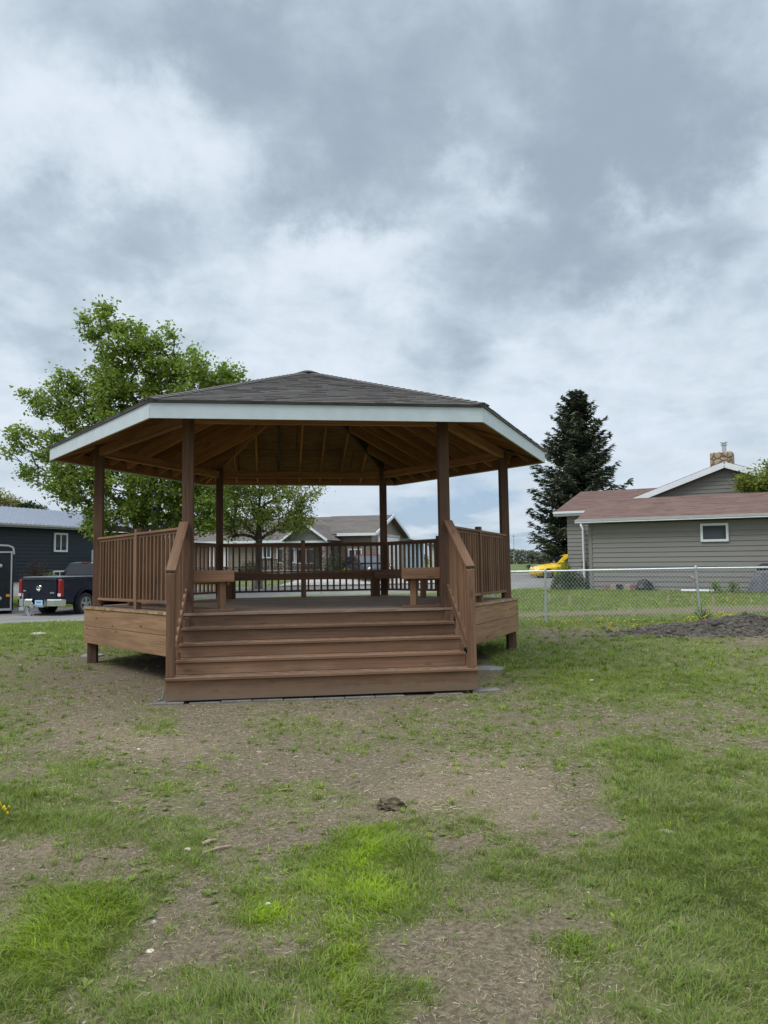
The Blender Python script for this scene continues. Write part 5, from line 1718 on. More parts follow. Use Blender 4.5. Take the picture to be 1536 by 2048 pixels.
def blades(rng, n, xr, yr, hmul, wid, thr=.0, cond=None, lean=.75, dfun=dens_np, ypow=1.0, tuft=0):
    x = rng.uniform(*xr, n); y = yr[0] + (yr[1] - yr[0]) * rng.uniform(0, 1, n) ** ypow
    k = in_frame(x, y, 760) & (in_frame(x, y, 90) | (rng.uniform(0, 1, len(x)) < .45)); x, y = x[k], y[k]
    d = dfun(x, y)
    clump = fbm(x * 6.5, y * 6.5, 91, 3)
    keep = rng.uniform(0, 1, len(x)) < np.clip((d - .05) * 1.15, 0, 1) ** 1.4 * np.clip(.12 + 1.45 * clump, 0, 1)
    if cond is not None: keep &= cond(x, y)
    x, y, d, clump = x[keep], y[keep], d[keep], clump[keep]
    n = len(x)
    px, py = project_np(np.stack([x, y, np.zeros(n)], 1))
    lime = blobs(px, py, LIME); blue = blobs(px, py, BLUE)
    z = zground(x, y) - .004
    h = (.013 + .040 * d ** 1.2 * (.40 + clump)) * rng.uniform(.55, 1.35, n) * hmul
    h = h * (1 + .35 * blue) * (1 - .28 * lime)
    w = wid * rng.uniform(.6, 1.35, n) * (1 + .35 * lime)
    g = rng.uniform(0, 2 * np.pi, n); a = np.stack([np.cos(g), np.sin(g), np.zeros(n)], 1)
    ln = rng.normal(0, 1, (n, 2)); lfield = np.stack([fbm(x * 3, y * 3, 61) - .5, fbm(x * 3, y * 3, 62) - .5], 1) * 3
    dr = np.concatenate([(ln * .8 + lfield) * lean * h[:, None], np.zeros((n, 1))], 1)
    up = np.array([0, 0, 1.0])
    B = np.stack([x, y, z], 1)
    m1 = B + dr * .30 + up * (h * .58)[:, None]; tp_ = B + dr + up * (h * rng.uniform(.72, 1.0, n))[:, None]
    V = np.empty((n, 5, 3))
    V[:, 0] = B - a * (w / 2)[:, None]; V[:, 1] = B + a * (w / 2)[:, None]; V[:, 2] = m1 + a * (w * .42)[:, None]; V[:, 3] = m1 - a * (w * .42)[:, None]; V[:, 4] = tp_
    base = (np.arange(n) * 5)[:, None]
    f = (base + np.array([0, 1, 2, 3, 3, 2, 4])).ravel(); c = np.tile([4, 3], n)
    hue = fbm(x * 1.1, y * 1.1, 71)
    t = .60 + (hue - .5) * .35 + .42 * lime - .14 * blue + rng.normal(0, .085, n) - .22 * np.clip(.55 - d, 0, 1)
    dry = rng.uniform(0, 1, n) < (.05 + .22 * (1 - d))
    t = np.where(dry, rng.uniform(0, .25, n), np.clip(t, .30, 1))
    return V.reshape(-1, 3), f, c, np.repeat(t, 5)


def not_paved(x, y):
    al = (x < -.9) & (y > np.interp(x, [-26, -13, -9, -5.5, -1.2], [23.2, 23.6, 24.3, 26.5, 28.2])) & (y < 31.3)
    stt = (y > 34.4) & (y < 41.5)
    st2 = (x > 2) & (y > 41.5 + (x - 9) * .41) & (y < 56 + (x - 4) * .4) & (y > 43 - (x - 2) * .2)
    lx = (x - 8.25) * .866 - (y - 31) * .5; ly = (x - 8.25) * .5 + (y - 31) * .866
    hs = (lx > -2.6) & (ly > 0) & (ly < 14)
    # stairs footprint
    c, s = math.cos(.1419), math.sin(.1419)
    ux = (x + 1.312) * c + (y - 13.557) * s; uy = -(x + 1.312) * s + (y - 13.557) * c
    stp = (np.abs(ux) < 2.0) & (uy > -4.33) & (uy < -3.0)
    return ~(al | stt | st2 | hs | stp)


rng = np.random.default_rng(2)
parts = [blades(rng, 800000, (-4.6, 4.6), (1.3, 5.2), 1.0, .0042, cond=not_paved),
         blades(rng, 600000, (-9.0, 9.0), (5.2, 11.0), 1.0, .0052, cond=not_paved),
         blades(rng, 350000, (-13, 15), (11.0, 18.6), 1.25, .0075, cond=not_paved),
         blades(rng, 300000, (-18, 24), (18.6, 33.8), 1.7, .013, cond=not_paved),
         blades(rng, 30000, (-20, 20), (41.6, 60), 2.0, .03, cond=not_paved)]
off = 0; Vs, Fs, Cn, Ti = [], [], [], []
for V, f, c, t in parts:
    Vs.append(V); Fs.append(f + off); Cn.append(c); Ti.append(t); off += len(V)
gr = big_mesh('grass', np.concatenate(Vs), np.concatenate(Fs), np.concatenate(Cn), M['grass_blades'], np.concatenate(Ti))
kind(tag(gr, 'patchy green grass growing out of bare soil', 'grass'), 'stuff')

# small tufts and flat weed rosettes breaking up the bare soil
def tufts(rng, n, xr, yr, hm, wid):
    x = rng.uniform(*xr, n); y = rng.uniform(*yr, n); d = dens_np(x, y); px, py = project_np(np.stack([x, y, np.zeros(n)], 1))
    k = in_frame(x, y) & not_paved(x, y) & (rng.uniform(0, 1, n) < np.clip(.12 + d * .9, 0, 1)) & (fbm(x * 1.3, y * 1.3, 99) > .36); x, y, d = x[k], y[k], d[k]
    m_ = rng.integers(7, 24, len(x)); X_ = np.repeat(x, m_); Y_ = np.repeat(y, m_); D_ = np.repeat(d, m_); th = np.repeat(rng.normal(.62, .12, len(x)), m_); hh = np.repeat(rng.uniform(.45, 1.25, len(x)), m_)
    N_ = len(X_); g = rng.uniform(0, 6.28, N_); r = np.abs(rng.normal(0, .022, N_)) * hm
    ox, oy = np.cos(g) * r, np.sin(g) * r
    h = (.030 + .030 * D_) * hh * rng.uniform(.6, 1.3, N_) * hm; w = wid * rng.uniform(.6, 1.3, N_)
    B = np.stack([X_ + ox, Y_ + oy, zground(X_ + ox, Y_ + oy) - .003], 1)
    out_ = np.stack([np.cos(g), np.sin(g), np.zeros(N_)], 1) * (h * rng.uniform(.2, 1.1, N_))[:, None]
    a = np.stack([-np.sin(g), np.cos(g), np.zeros(N_)], 1); up = np.array([0, 0, 1.])
    V = np.empty((N_, 5, 3)); m1 = B + out_ * .32 + up * (h * .6)[:, None]
    V[:, 0] = B - a * (w / 2)[:, None]; V[:, 1] = B + a * (w / 2)[:, None]; V[:, 2] = m1 + a * (w * .42)[:, None]; V[:, 3] = m1 - a * (w * .42)[:, None]; V[:, 4] = B + out_ + up * (h * rng.uniform(.55, 1, N_))[:, None]
    f = ((np.arange(N_) * 5)[:, None] + np.array([0, 1, 2, 3, 3, 2, 4])).ravel()
    return V.reshape(-1, 3), f, np.tile([4, 3], N_), np.repeat(np.clip(th + rng.normal(0, .07, N_), .2, 1), 5)


parts = [tufts(rng, 2600, (-3.2, 3.2), (1.9, 5.2), 1.0, .0045), tufts(rng, 5200, (-6, 6), (5.2, 11), 1.15, .006), tufts(rng, 3600, (-9, 11), (11, 18.5), 1.7, .010)]
off = 0; Vs, Fs, Cn, Ti = [], [], [], []
for V, f, c, t in parts:
    Vs.append(V); Fs.append(f + off); Cn.append(c); Ti.append(t); off += len(V)
kind(tag(big_mesh('grass_tufts', np.concatenate(Vs), np.concatenate(Fs), np.concatenate(Cn), M['grass_blades'], np.concatenate(Ti)), 'separate small tufts of grass dotted over the thin lawn', 'grass'), 'stuff')
n = 1500; x = rng.uniform(-5, 5.5, n); y = rng.uniform(2.0, 10, n); k = in_frame(x, y) & not_paved(x, y) & (dens_np(x, y) > .22) & (fbm(x * .9, y * .9, 123) > .47); x, y = x[k], y[k]
m_ = rng.integers(5, 9, len(x)); X_, Y_ = np.repeat(x, m_), np.repeat(y, m_); N_ = len(X_); g = rng.uniform(0, 6.28, N_); L_ = rng.uniform(.018, .048, N_)
dr = np.stack([np.cos(g), np.sin(g), rng.uniform(.1, .6, N_)], 1); a = np.stack([-np.sin(g), np.cos(g), np.zeros(N_)], 1); B = np.stack([X_, Y_, zground(X_, Y_) + .004], 1)
V = np.empty((N_, 4, 3)); V[:, 0] = B; V[:, 1] = B + dr * (L_ * .6)[:, None] + a * (L_ * .24)[:, None]; V[:, 2] = B + dr * L_[:, None] * [1, 1, .7]; V[:, 3] = B + dr * (L_ * .6)[:, None] - a * (L_ * .24)[:, None]
kind(tag(big_mesh('weed_rosettes', V.reshape(-1, 3), np.arange(N_ * 4), np.full(N_, 4), M['grass_blades'], np.repeat(np.clip(rng.normal(.55, .1, N_), .3, .8), 4)), 'flat broad-leaved weeds low in the thin grass', 'weeds'), 'stuff')

# straw litter
def litter(rng, n, xr, yr, ln, wd):
    x = rng.uniform(*xr, n); y = rng.uniform(*yr, n); k = in_frame(x, y) & not_paved(x, y); x, y = x[k], y[k]
    cl = clay_np(x, y); d = dens_np(x, y)
    keep = rng.uniform(0, 1, len(x)) < np.clip(.30 + .8 * cl - .25 * (d > .8), 0, 1) * (.2 + 1.1 * fbm(x * 5, y * 5, 88, 3))
    keep &= heap_np(x, y) < .03
    x, y = x[keep], y[keep]; n = len(x); z = zground(x, y) + rng.uniform(.001, .012, n)
    g = rng.uniform(0, 6.28, n); L = ln * rng.uniform(.3, 1.5, n); w = wd * rng.uniform(.6, 1.5, n)
    d = np.stack([np.cos(g), np.sin(g), rng.normal(0, .16, n)], 1); a = np.stack([-np.sin(g), np.cos(g), rng.normal(0, .5, n)], 1)
    c = np.stack([x, y, z], 1); bend = a * (L * rng.normal(0, .05, n))[:, None]
    V = np.empty((n, 6, 3))
    for i, (s, bb) in enumerate(((-.5, 0), (0, 1), (.5, 0))):
        V[:, i * 2] = c + d * (L * s)[:, None] + bend * bb - a * (w / 2)[:, None]; V[:, i * 2 + 1] = c + d * (L * s)[:, None] + bend * bb + a * (w / 2)[:, None]
    base = (np.arange(n) * 6)[:, None]
    f = (base + np.array([0, 1, 3, 2, 2, 3, 5, 4])).ravel()
    return V.reshape(-1, 3), f, np.full(n * 2, 4), np.repeat(np.clip(rng.normal(.45, .25, n), 0, 1), 6)


parts = [litter(rng, 130000, (-3.2, 3.2), (1.9, 5.2), .024, .0015), litter(rng, 120000, (-6, 6), (5.2, 10.5), .042, .0026), litter(rng, 16000, (-8, 10), (10.5, 17), .07, .005)]
off = 0; Vs, Fs, Cn, Ti = [], [], [], []
for V, f, c, t in parts:
    Vs.append(V); Fs.append(f + off); Cn.append(c); Ti.append(t); off += len(V)
st_ = big_mesh('straw_litter', np.concatenate(Vs), np.concatenate(Fs), np.concatenate(Cn), M['straw'], np.concatenate(Ti))
kind(tag(st_, 'dry straw and dead grass scattered over the soil', 'straw'), 'stuff')

# clods: loose soil lumps
def lumps(rng, xs, ys, r, mat, name, label, cat, squash=.6, jit=.35):
    n = len(xs); z = zground(xs, ys)
    base = np.array([(0, 0, 1), (.9, 0, .25), (.28, .86, .25), (-.73, .53, .25), (-.73, -.53, .25), (.28, -.86, .25), (.7, .5, -.5), (-.3, .8, -.5), (-.8, 0, -.5), (-.3, -.8, -.5), (.7, -.5, -.5)])
    fac = [(0, 1, 2), (0, 2, 3), (0, 3, 4), (0, 4, 5), (0, 5, 1), (1, 6, 2), (2, 6, 7), (2, 7, 3), (3, 7, 8), (3, 8, 4), (4, 8, 9), (4, 9, 5), (5, 9, 10), (5, 10, 1), (1, 10, 6)]
    V = base[None] * (1 + rng.uniform(-jit, jit, (n, 11, 1))) * (r[:, None, None]) * np.array([1, 1, squash])
    g = rng.uniform(0, 6.28, n); c, s = np.cos(g)[:, None], np.sin(g)[:, None]
    x, y = V[..., 0] * c - V[..., 1] * s, V[..., 0] * s + V[..., 1] * c
    V = np.stack([x + xs[:, None], y + ys[:, None], V[..., 2] + z[:, None]], -1)
    f = ((np.arange(n) * 11)[:, None, None] + np.array(fac)[None]).ravel()
    o = big_mesh(name, V.reshape(-1, 3), f, np.full(n * len(fac), 3), mat, np.repeat(rng.uniform(0, 1, n), 11))
    return kind(tag(o, label, cat), 'stuff')


tinted('clod', (.04, .034, .028), (.085, .073, .06), .95, 0, (.12, .105, .085))
tinted('pebble', (.09, .08, .065), (.17, .15, .125), .9, 0, (.42, .39, .34))
x = rng.uniform(3, 12, 20000); y = rng.uniform(14.3, 18, 20000); k = rng.uniform(0, 1, 20000) < np.clip(heap_np(x, y) * 14, 0, 1); x, y = x[k], y[k]
lumps(rng, x, y, np.minimum(rng.lognormal(-4.05, .7, len(x)), .085), M['clod'], 'soil_clods', 'dark lumps of turned soil on the heap near the chain link fence', 'soil')
x = rng.uniform(-6, 6, 9000); y = rng.uniform(2.2, 12, 9000); k = (dens_np(x, y) < .45) & not_paved(x, y) & in_frame(x, y); x, y = x[k], y[k]
lumps(rng, x, y, rng.lognormal(-5.45, .5, len(x)), M['pebble'], 'pebbles', 'small pebbles and crumbs strewn over the bare soil', 'pebbles')

# dandelions
def dandelions():
    pts = []
    for px, py, sx, sy, n in ((1180, 1240, 130, 8, 46), (1255, 1258, 60, 6, 34), (1450, 1236, 16, 2.5, 40), (1470, 1205, 40, 9, 40), (1300, 1195, 150, 12, 46), (1095, 1165, 60, 12, 40), (1110, 1250, 40, 4, 14), (1390, 1255, 20, 4, 10), (8, 1642, 14, 5, 7)):
        for _ in range(n):
            q = g2(random.gauss(px, sx), random.gauss(py, sy)); pts.append(q)
    mb = MB()
    for x, y in pts:
        if not not_paved(np.array([x]), np.array([y]))[0]: continue
        z = float(zground(np.array([x]), np.array([y]))[0]) + random.uniform(.05, .13)
        r = random.uniform(.010, .019) * (1.0 if y > 14 else .55)
        c = Vector((x, y, z)); ax = Vector((random.gauss(0, .4), random.gauss(-.35, .3), 1))
        mb.disc_ring(c, ax, [(-.008, .004), (0, r), (.010, r * .75), (.014, .001)], 8, t=random.random())
        mb.tube([(x, y, z - .12), c], .0025, 3, m=1, cap=False)
    tinted('dandelion', (.55, .36, .01), (.70, .52, .02), .8)
    o = mb.build('dandelions', [M['dandelion'], M['leaf_green']])
    kind(tag(o, 'yellow dandelions flowering in the grass along the fence', 'flowers'), 'stuff')


dandelions()

# ================================================================== SMALL THINGS
def gp(px, py, dz=0):
    x, y = g2(px, py); return Vector((x, y, float(zground(np.array([x]), np.array([y]))[0]) + dz))


plain('clump_soil', (.105, .088, .055), .95, 0, .5, 30, .1, .8, 60); plain('flat_stone', (.34, .30, .24), .95, 0, .25, 12); plain('chip_wood', (.55, .47, .36), .8, 0, .2, 30); plain('stone_white', (.66, .64, .60), .8, 0, .12, 30); plain('stick_wood', (.36, .27, .18), .85, 0, .25, 20)


def lump(name, label, cat, px, py, size, mat, seed, squash=.5):
    r = random.Random(seed); p = gp(px, py)
    mb = MB(); n = 7
    rings = []
    for zf, rf in ((-.5, .6), (0, 1), (.5, .75), (.8, .25)):
        rings.append([(size[0] * rf * math.cos(2 * math.pi * i / n) * r.uniform(.8, 1.15), size[1] * rf * math.sin(2 * math.pi * i / n) * r.uniform(.8, 1.15), size[2] * zf) for i in range(n)])
    loft(mb, rings)
    o = mb.build(name, M[mat]); o.location = p + Vector((0, 0, size[2] * .3)); o.rotation_euler = (0, 0, r.uniform(0, 6)); tag(o, label, cat)


lump('stone', 'white stone lying in the bright lime-green grass at the bottom', 'stone', 535, 1815, (.018, .014, .010), 'stone_white', 1)
lump('wood_chip', 'pale square wood chip on bare soil near the bottom left', 'wood chip', 300, 1898, (.018, .019, .006), 'chip_wood', 2)
lump('stone', 'flat pale stone in the left lawn beside the alley', 'stone', 75, 1269, (.30, .2, .03), 'flat_stone', 3)
lump('stone', 'round white pebble on bare soil left of the steps', 'stone', 277, 1499, (.018, .016, .009), 'stone_white', 4)
lump('paper_scrap', 'small white scrap in the grass right of the steps', 'litter', 1184, 1361, (.045, .03, .012), 'stone_white', 5)
lump('leaf_litter', 'pale curled leaf on the grass at the right', 'leaf', 1330, 1665, (.05, .03, .012), 'chip_wood', 6)
lump('wood_chip', 'tan curled chip beside the two sticks', 'wood chip', 374, 1697, (.026, .02, .009), 'chip_wood', 7)


def stick(label, a, b, r):
    p, q = gp(*a, .012), gp(*b, .012)
    c = (p + q) / 2; mb = MB(); m_ = (q - p) * .5
    mb.tube([-m_, m_ * .1 + Vector((0, 0, .006)), m_], [r, r * .9, r * .6], 6)
    o = mb.build('stick', M['stick_wood']); o.location = c; tag(o, label, 'stick', 'sticks lying on the soil')


stick('long thin stick on the soil left of the lime-green grass', (405, 1706), (462, 1692), .008)
stick('short thick stick just above the long thin stick', (404, 1689), (432, 1680), .011)
stick('stick lying on bare soil in front of the grass tuft at the steps', (556, 1585), (592, 1582), .006)

import bmesh
bm = bmesh.new(); bmesh.ops.create_icosphere(bm, subdivisions=4, radius=1)
for v in bm.verts:
    c_ = v.co.copy(); k_ = .62 + .75 * float(fbm(np.array([c_.x * 1.7 + c_.z]), np.array([c_.y * 1.7 - c_.z]), 5, 4)[0]) + .5 * float(vnoise(np.array([c_.x * 7 + c_.z * 5]), np.array([c_.y * 7 + c_.z * 3]), 8)[0] - .5)
    v.co = Vector((c_.x * .095 * k_, c_.y * .08 * k_, max(c_.z, -.3) * .042 * k_ ** 1.3))
me_ = bpy.data.meshes.new('soil_clump'); bm.to_mesh(me_); bm.free(); me_.materials.append(M['clump_soil'])
o = bpy.data.objects.new('soil_clump', me_); COL.objects.link(o); o.location = gp(782, 1612, .01); tag(o, 'dark clump of dug-up turf on the trampled soil in front of the steps', 'soil clump')

# concrete foot pads
def pad(label, px, py, rx, ry):
    p = gp(px, py); mb = MB(); n = 16; rr_ = random.Random(px)
    mb.prism([(rx * math.cos(2 * math.pi * i / n) * rr_.uniform(.92, 1.06), ry * math.sin(2 * math.pi * i / n) * rr_.uniform(.9, 1.06), -.06) for i in range(n)], (0, 0, .085))
    o = mb.build('footing_pad', M['concrete'], None, .01); o.location = p; tag(o, label, 'concrete pad')


pad('flat grey concrete pad beside the right end of the steps', 978, 1337, .26, .24)
pad('concrete footing under the left support leg of the gazebo', 184, 1313, .2, .2)
mb = MB(); A_, B_ = GR @ Vector((-1.93, yf + .25, .06)), GR @ Vector((-2.02, yf - .02, .02))
mb.tube([Vector((0, 0, .05)), (B_ - A_) * .45 + Vector((.03, 0, -.01)), B_ - A_], .012, 6); o = mb.build('cable', M['vinyl_grey']); o.location = A_; tag(o, 'short grey cable curving out at the left end of the steps', 'cable')

# clutter along the tan house wall
plain('tarp', (.10, .095, .115), .6, 0, .2, 6, bmp=.3, bscale=6); plain('brick_red', (.23, .13, .11), .9, 0, .25, 10); plain('brick_pale', (.36, .27, .23), .9, 0, .2, 10); plain('pipe_white', (.66, .68, .68), .4, 0, .05); plain('bag_black', (.02, .02, .022), .45, 0, .3, 6); plain('stake_wood', (.36, .27, .18), .9, 0, .2, 12)


def wallpt(s, off):  # point in front of the tan wall, s metres along it
    a = math.radians(-30); u = Vector((math.cos(a), math.sin(a))); v = Vector((-math.sin(a), math.cos(a)))
    p = A0 + u * s - v * off; return Vector((p.x, p.y, gz(p.x, p.y)))


def s_of(px, off):
    lo, hi = -3.0, 12.0
    for _ in range(40):
        m_ = (lo + hi) / 2; p = wallpt(m_, off)
        if 768 + F * p.x / p.y < px: lo = m_
        else: hi = m_
    return lo


for px, col, lab in ((1212, 'brick_red', 'red brick at the left end of the row along the tan house wall'), (1224, 'brick_pale', 'pale brick between two darker ones along the tan house wall'), (1235, 'bag_black', 'dark brick in the row along the tan house wall'),
                     (1252, 'brick_pale', 'pale brick just left of the black bag'), (1263, 'brick_red', 'reddish brick half under the black bag')):
    p = wallpt(s_of(px, .35), .35); mb = MB()
    for k in range(2): mb.box((random.uniform(-.02, .02), 0, .06 + .115 * k), (.24 - .03 * k, .15, .11))
    o = mb.build('garden_brick', M[col], None, .008); o.location = p; o.rotation_euler = (0, 0, math.radians(-30) + random.uniform(-.2, .2)); tag(o, lab, 'brick', 'bricks along the tan house wall')
p = wallpt(s_of(1285, .4), .4); mb = MB(); rr_ = random.Random(3)
rings = [[(.36 * rf * math.cos(t) * rr_.uniform(.8, 1.15), .24 * rf * math.sin(t) * rr_.uniform(.8, 1.15), z * rr_.uniform(.9, 1.1)) for t in np.linspace(0, 6.28, 11)[:-1]] for z, rf in ((-.02, .85), (.1, 1), (.26, .85), (.36, .55), (.42, .2))]
loft(mb, rings); o = mb.build('rubbish_bag', M['bag_black']); o.location = p; tag(o, 'crumpled black bag on the ground against the tan house wall', 'bag')
p = wallpt(s_of(1358, .75), .75); q = wallpt(s_of(1430, .62), .62); mb = MB(); mb.tube([(0, 0, .05), q - p + Vector((0, 0, .05))], .055, 10); o = mb.build('pipe', M['pipe_white']); o.location = p; tag(o, 'white plastic pipe lying in front of the tan house wall', 'pipe')
p = wallpt(s_of(1383, .3), .3); mb = MB(); mb.tube([(-.14, 0, .62), (0, 0, .50), (.12, 0, .38)], [.02, .06, .03], 7); mb.tube([(.0, 0, 0), (0, 0, .5)], .012, 5); o = mb.build('garden_ornament', M['brick_pale']); o.location = p; tag(o, 'pinkish ornament on a stake above the white pipe', 'ornament')
p = wallpt(s_of(1530, .7), .7)
gr_ = thing('covered_grill', 'dark grey covered grill at the right edge by the tan house wall', 'grill', tuple(p), math.radians(-30))
mb = MB(); rr_ = random.Random(9)
ring = lambda hx, hy, z: [(hx * sx * rr_.uniform(.95, 1.05), hy * sy * rr_.uniform(.95, 1.05), z) for sx, sy in ((-1, -1), (-.3, -1.1), (.4, -1.05), (1, -1), (1.06, 0), (1, 1), (0, 1.08), (-1, 1), (-1.08, 0))]
loft(mb, [ring(.62, .34, .04), ring(.52, .30, .4), ring(.36, .26, .72), ring(.26, .2, .84)]); mb.build('cover', M['tarp'], gr_)
mb = MB(); loft(mb, [ring(.27, .21, .78), ring(.30, .24, .86), ring(.26, .2, .98), ring(.1, .1, 1.04)]); mb.build('lid', M['bag_black'], gr_)
for px, py, lab in ((1098, 1207, 'wooden stake left of all others behind the fence'), (1140, 1208, 'second wooden stake from the left behind the fence'), (1335, 1210, 'wooden stake left of the leaning fence post'), (1384, 1210, 'wooden stake close beside the leaning fence post'), (1428, 1213, 'wooden stake right of the leaning fence post')):
    q = gp(px, py); mb = MB(); mb.prism([(-.03, -.02, -.05), (.03, -.02, -.05), (.03, -.02, .24), (0, -.02, .29), (-.03, -.02, .24)], (0, .035, 0))
    o = mb.build('garden_stake', M['stake_wood']); o.location = q; o.rotation_euler = (random.uniform(-.1, .1), random.uniform(-.12, .12), 0); tag(o, lab, 'stake', 'wooden garden stakes behind the fence')
mb = MB(); mb.box((0, 0, .02), (1.9, .5, .09)); o = mb.build('paving_slab', M['concrete']); q = gp(1150, 1179); o.location = q; o.rotation_euler = (0, 0, math.radians(-12)); tag(o, 'pale concrete slab in the grass below the hedge of the tan house', 'slab')
# ================================================================== SKY AND LIGHT
world = bpy.data.worlds.new('World'); sc.world = world; world.use_nodes = True
wn = world.node_tree; wn.nodes.clear()
SUN_EL, SUN_AZ = math.radians(52), math.radians(235)   # azimuth measured from +Y clockwise


def L(a, b): wn.links.new(a, b)


tcw = wn.nodes.new('ShaderNodeTexCoord').outputs['Generated']
nrm_ = wn.nodes.new('ShaderNodeVectorMath'); nrm_.operation = 'NORMALIZE'; L(tcw, nrm_.inputs[0]); D = nrm_.outputs[0]
sky = wn.nodes.new('ShaderNodeTexSky'); sky.sky_type = 'NISHITA'; sky.sun_disc = False; sky.sun_elevation = SUN_EL; sky.sun_rotation = SUN_AZ
sp = wn.nodes.new('ShaderNodeSeparateXYZ'); L(D, sp.inputs[0]); dx, dy, dz = sp.outputs
# cloud deck coordinates
den = mth(wn, 'ADD', mth(wn, 'MAXIMUM', dz, 0.0), .34)
cu = mth(wn, 'DIVIDE', dx, den); cv = mth(wn, 'DIVIDE', dy, den)
cb = wn.nodes.new('ShaderNodeCombineXYZ'); L(cu, cb.inputs[0]); L(cv, cb.inputs[1]); P = cb.outputs[0]
n_big = noise(wn, P, 1.3, 5, .5, .2)
mp = wn.nodes.new('ShaderNodeMapping'); mp.inputs['Location'].default_value = (3.1, 1.7, 0); L(P, mp.inputs['Vector'])
n_mid = noise(wn, mp.outputs[0], 3.4, 8, .56, .35)
mp2 = wn.nodes.new('ShaderNodeMapping'); mp2.inputs['Location'].default_value = (7.3, 4.4, 2); L(P, mp2.inputs['Vector'])
n_fine = noise(wn, mp2.outputs[0], 8.5, 8, .6, .3)
# ragged direction for the cloud masses
wv = N(wn, 'ShaderNodeTexNoise', Scale=6.5, Detail=8.0, Roughness=.62); L(D, wv.inputs['Vector'])
sub = wn.nodes.new('ShaderNodeVectorMath'); sub.operation = 'SUBTRACT'; L(wv.outputs['Color'], sub.inputs[0]); sub.inputs[1].default_value = (.5, .5, .5)
scl = wn.nodes.new('ShaderNodeVectorMath'); scl.operation = 'SCALE'; L(sub.outputs[0], scl.inputs[0]); scl.inputs['Scale'].default_value = .30
add = wn.nodes.new('ShaderNodeVectorMath'); add.operation = 'ADD'; L(D, add.inputs[0]); L(scl.outputs[0], add.inputs[1])
nd = wn.nodes.new('ShaderNodeVectorMath'); nd.operation = 'NORMALIZE'; L(add.outputs[0], nd.inputs[0]); DD = nd.outputs[0]


def mass(px, py, r, a, squash=1.0):
    """cloud mass centred on a direction (radius in photo pixels)"""
    c = (W(px, py, 10) - Vector((0, 0, CH))).normalized()
    s = wn.nodes.new('ShaderNodeVectorMath'); s.operation = 'SUBTRACT'; L(DD, s.inputs[0]); s.inputs[1].default_value = c
    m_ = wn.nodes.new('ShaderNodeVectorMath'); m_.operation = 'MULTIPLY'; L(s.outputs[0], m_.inputs[0]); m_.inputs[1].default_value = (1, 1, squash)
    d = wn.nodes.new('ShaderNodeVectorMath'); d.operation = 'LENGTH'; L(m_.outputs[0], d.inputs[0])
    q = mth(wn, 'MULTIPLY', d.outputs['Value'], F / r)
    q = mth(wn, 'POWER', 2.718, mth(wn, 'MULTIPLY', mth(wn, 'MULTIPLY', q, q), -1.0))
    return mth(wn, 'MULTIPLY', q, a)


MASS = [(460, 120, 170, .55, 1), (720, 220, 200, .50, 1.2), (1150, 250, 280, .64, 1.1), (1320, 330, 180, .52, 1.3), (1060, 60, 160, .25, 1), (1420, 120, 160, .30, 1), (600, 390, 170, .42, 1.6), (780, 420, 130, .25, 1.8), (110, 470, 170, .48, 1.4), (330, 470, 130, .36, 1.5),
        (60, 640, 170, .34, 1.8), (760, 630, 150, .24, 2), (1050, 540, 220, .30, 2.0), (960, 700, 170, .30, 2), (1350, 540, 220, .26, 2), (350, 620, 150, .20, 1.5), (1400, 800, 200, .2, 2.5), (640, 40, 120, .15, 1),
        (900, 315, 60, -.34, 1.2), (700, 540, 170, -.50, 2.0), (370, 330, 120, -.40, 1), (110, 280, 120, -.30, 1.0), (150, 40, 200, .30, 1.2), (380, 20, 120, .2, 1), (1500, 300, 80, -.3, 1.6), (1260, 440, 110, -.42, 2.5), (540, 320, 60, -.25, 1), (640, 100, 90, -.15, 1), (1000, 180, 60, -.2, .8), (1450, 170, 60, -.2, 1), (1000, 420, 80, -.35, 2), (260, 640, 90, -.2, 1.5), (1200, 650, 150, -.25, 2), (520, 660, 120, -.18, 2)]
acc = None
for a in MASS:
    q = mass(*a); acc = q if acc is None else mth(wn, 'ADD', acc, q)
dark = mth(wn, 'MULTIPLY_ADD', acc, .62, mth(wn, 'MULTIPLY_ADD', n_big, .32, mth(wn, 'MULTIPLY_ADD', n_mid, .80, mth(wn, 'MULTIPLY', n_fine, .50))))
dk = smooth(wn, dark, .58, 1.47)
r = wn.nodes.new('ShaderNodeValToRGB'); el = r.color_ramp.elements
el[0].position = 0; el[0].color = (.77, .845, .945, 1); el[1].position = 1; el[1].color = (.345, .42, .505, 1)
e = el.new(.30); e.color = (.635, .73, .82, 1)
e = el.new(.62); e.color = (.485, .578, .668, 1)
L(dk, r.inputs['Fac']); cloud = r.outputs['Color']
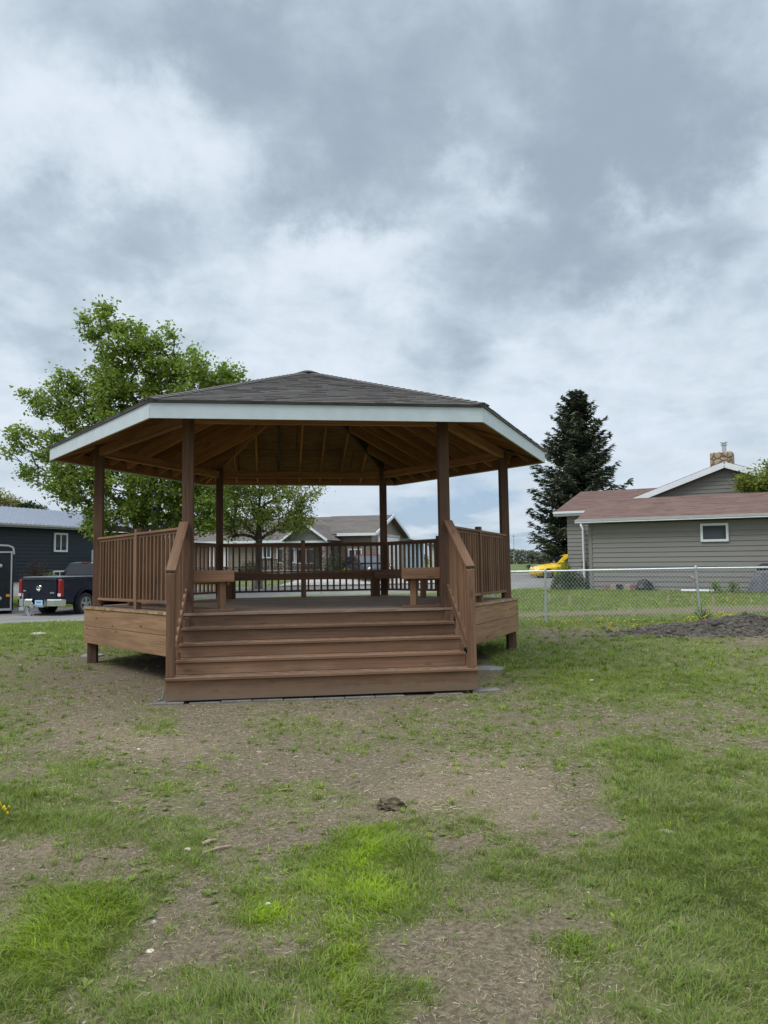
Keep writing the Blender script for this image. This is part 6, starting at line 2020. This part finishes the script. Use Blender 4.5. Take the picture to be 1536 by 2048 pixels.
# the clear blue gap low on the right, holding small white clouds
gap = mth(wn, 'ADD', mass(880, 1060, 210, .95, 1.9), mass(1110, 1080, 260, .65, 2.4))
strat = noise(wn, mapping(wn, D, (7, 7, 30)), 1.0, 6, .55, .3)
gap = mth(wn, 'MULTIPLY', gap, smooth(wn, strat, .66, .42), None, True)
blue = mixc(wn, smooth(wn, dz, 0.0, .12), (.43, .545, .655), (.375, .52, .70))
col = mixc(wn, gap, cloud, blue)
# low horizon veil of stratus
lowst = smooth(wn, noise(wn, mapping(wn, D, (5, 5, 26)), 1.0, 6, .5, .2), .35, .65)
hz = mixc(wn, lowst, (.50, .60, .70), (.66, .73, .80))
lowf = mth(wn, 'MULTIPLY', smooth(wn, dz, .20, .04), mth(wn, 'SUBTRACT', 1.0, gap))
col = mixc(wn, mth(wn, 'MULTIPLY', lowf, .55), col, hz)
# thin spots let the clear sky through; overcast is brightest overhead
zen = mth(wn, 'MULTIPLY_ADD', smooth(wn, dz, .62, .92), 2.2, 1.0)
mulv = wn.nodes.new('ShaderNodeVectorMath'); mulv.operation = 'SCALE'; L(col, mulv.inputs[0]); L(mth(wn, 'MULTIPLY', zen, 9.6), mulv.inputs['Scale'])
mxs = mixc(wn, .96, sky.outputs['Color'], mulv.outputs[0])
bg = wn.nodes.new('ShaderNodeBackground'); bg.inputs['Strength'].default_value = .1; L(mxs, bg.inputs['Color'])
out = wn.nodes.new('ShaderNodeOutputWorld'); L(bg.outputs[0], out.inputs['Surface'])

sd_ = bpy.data.lights.new('sun', 'SUN'); sd_.energy = 1.5; sd_.angle = math.radians(24); sd_.color = (1.0, .96, .90)
so = bpy.data.objects.new('sun', sd_); COL.objects.link(so)
v = Vector((math.sin(SUN_AZ) * math.cos(SUN_EL), math.cos(SUN_AZ) * math.cos(SUN_EL), math.sin(SUN_EL)))
so.rotation_euler = v.to_track_quat('Z', 'Y').to_euler(); so.location = v * 60

sc.view_settings.view_transform = 'Standard'; sc.view_settings.look = 'None'; sc.view_settings.exposure = 0.12; sc.view_settings.gamma = 1.0
sc.cycles.max_bounces = 8; sc.cycles.diffuse_bounces = 4; sc.cycles.transparent_max_bounces = 8
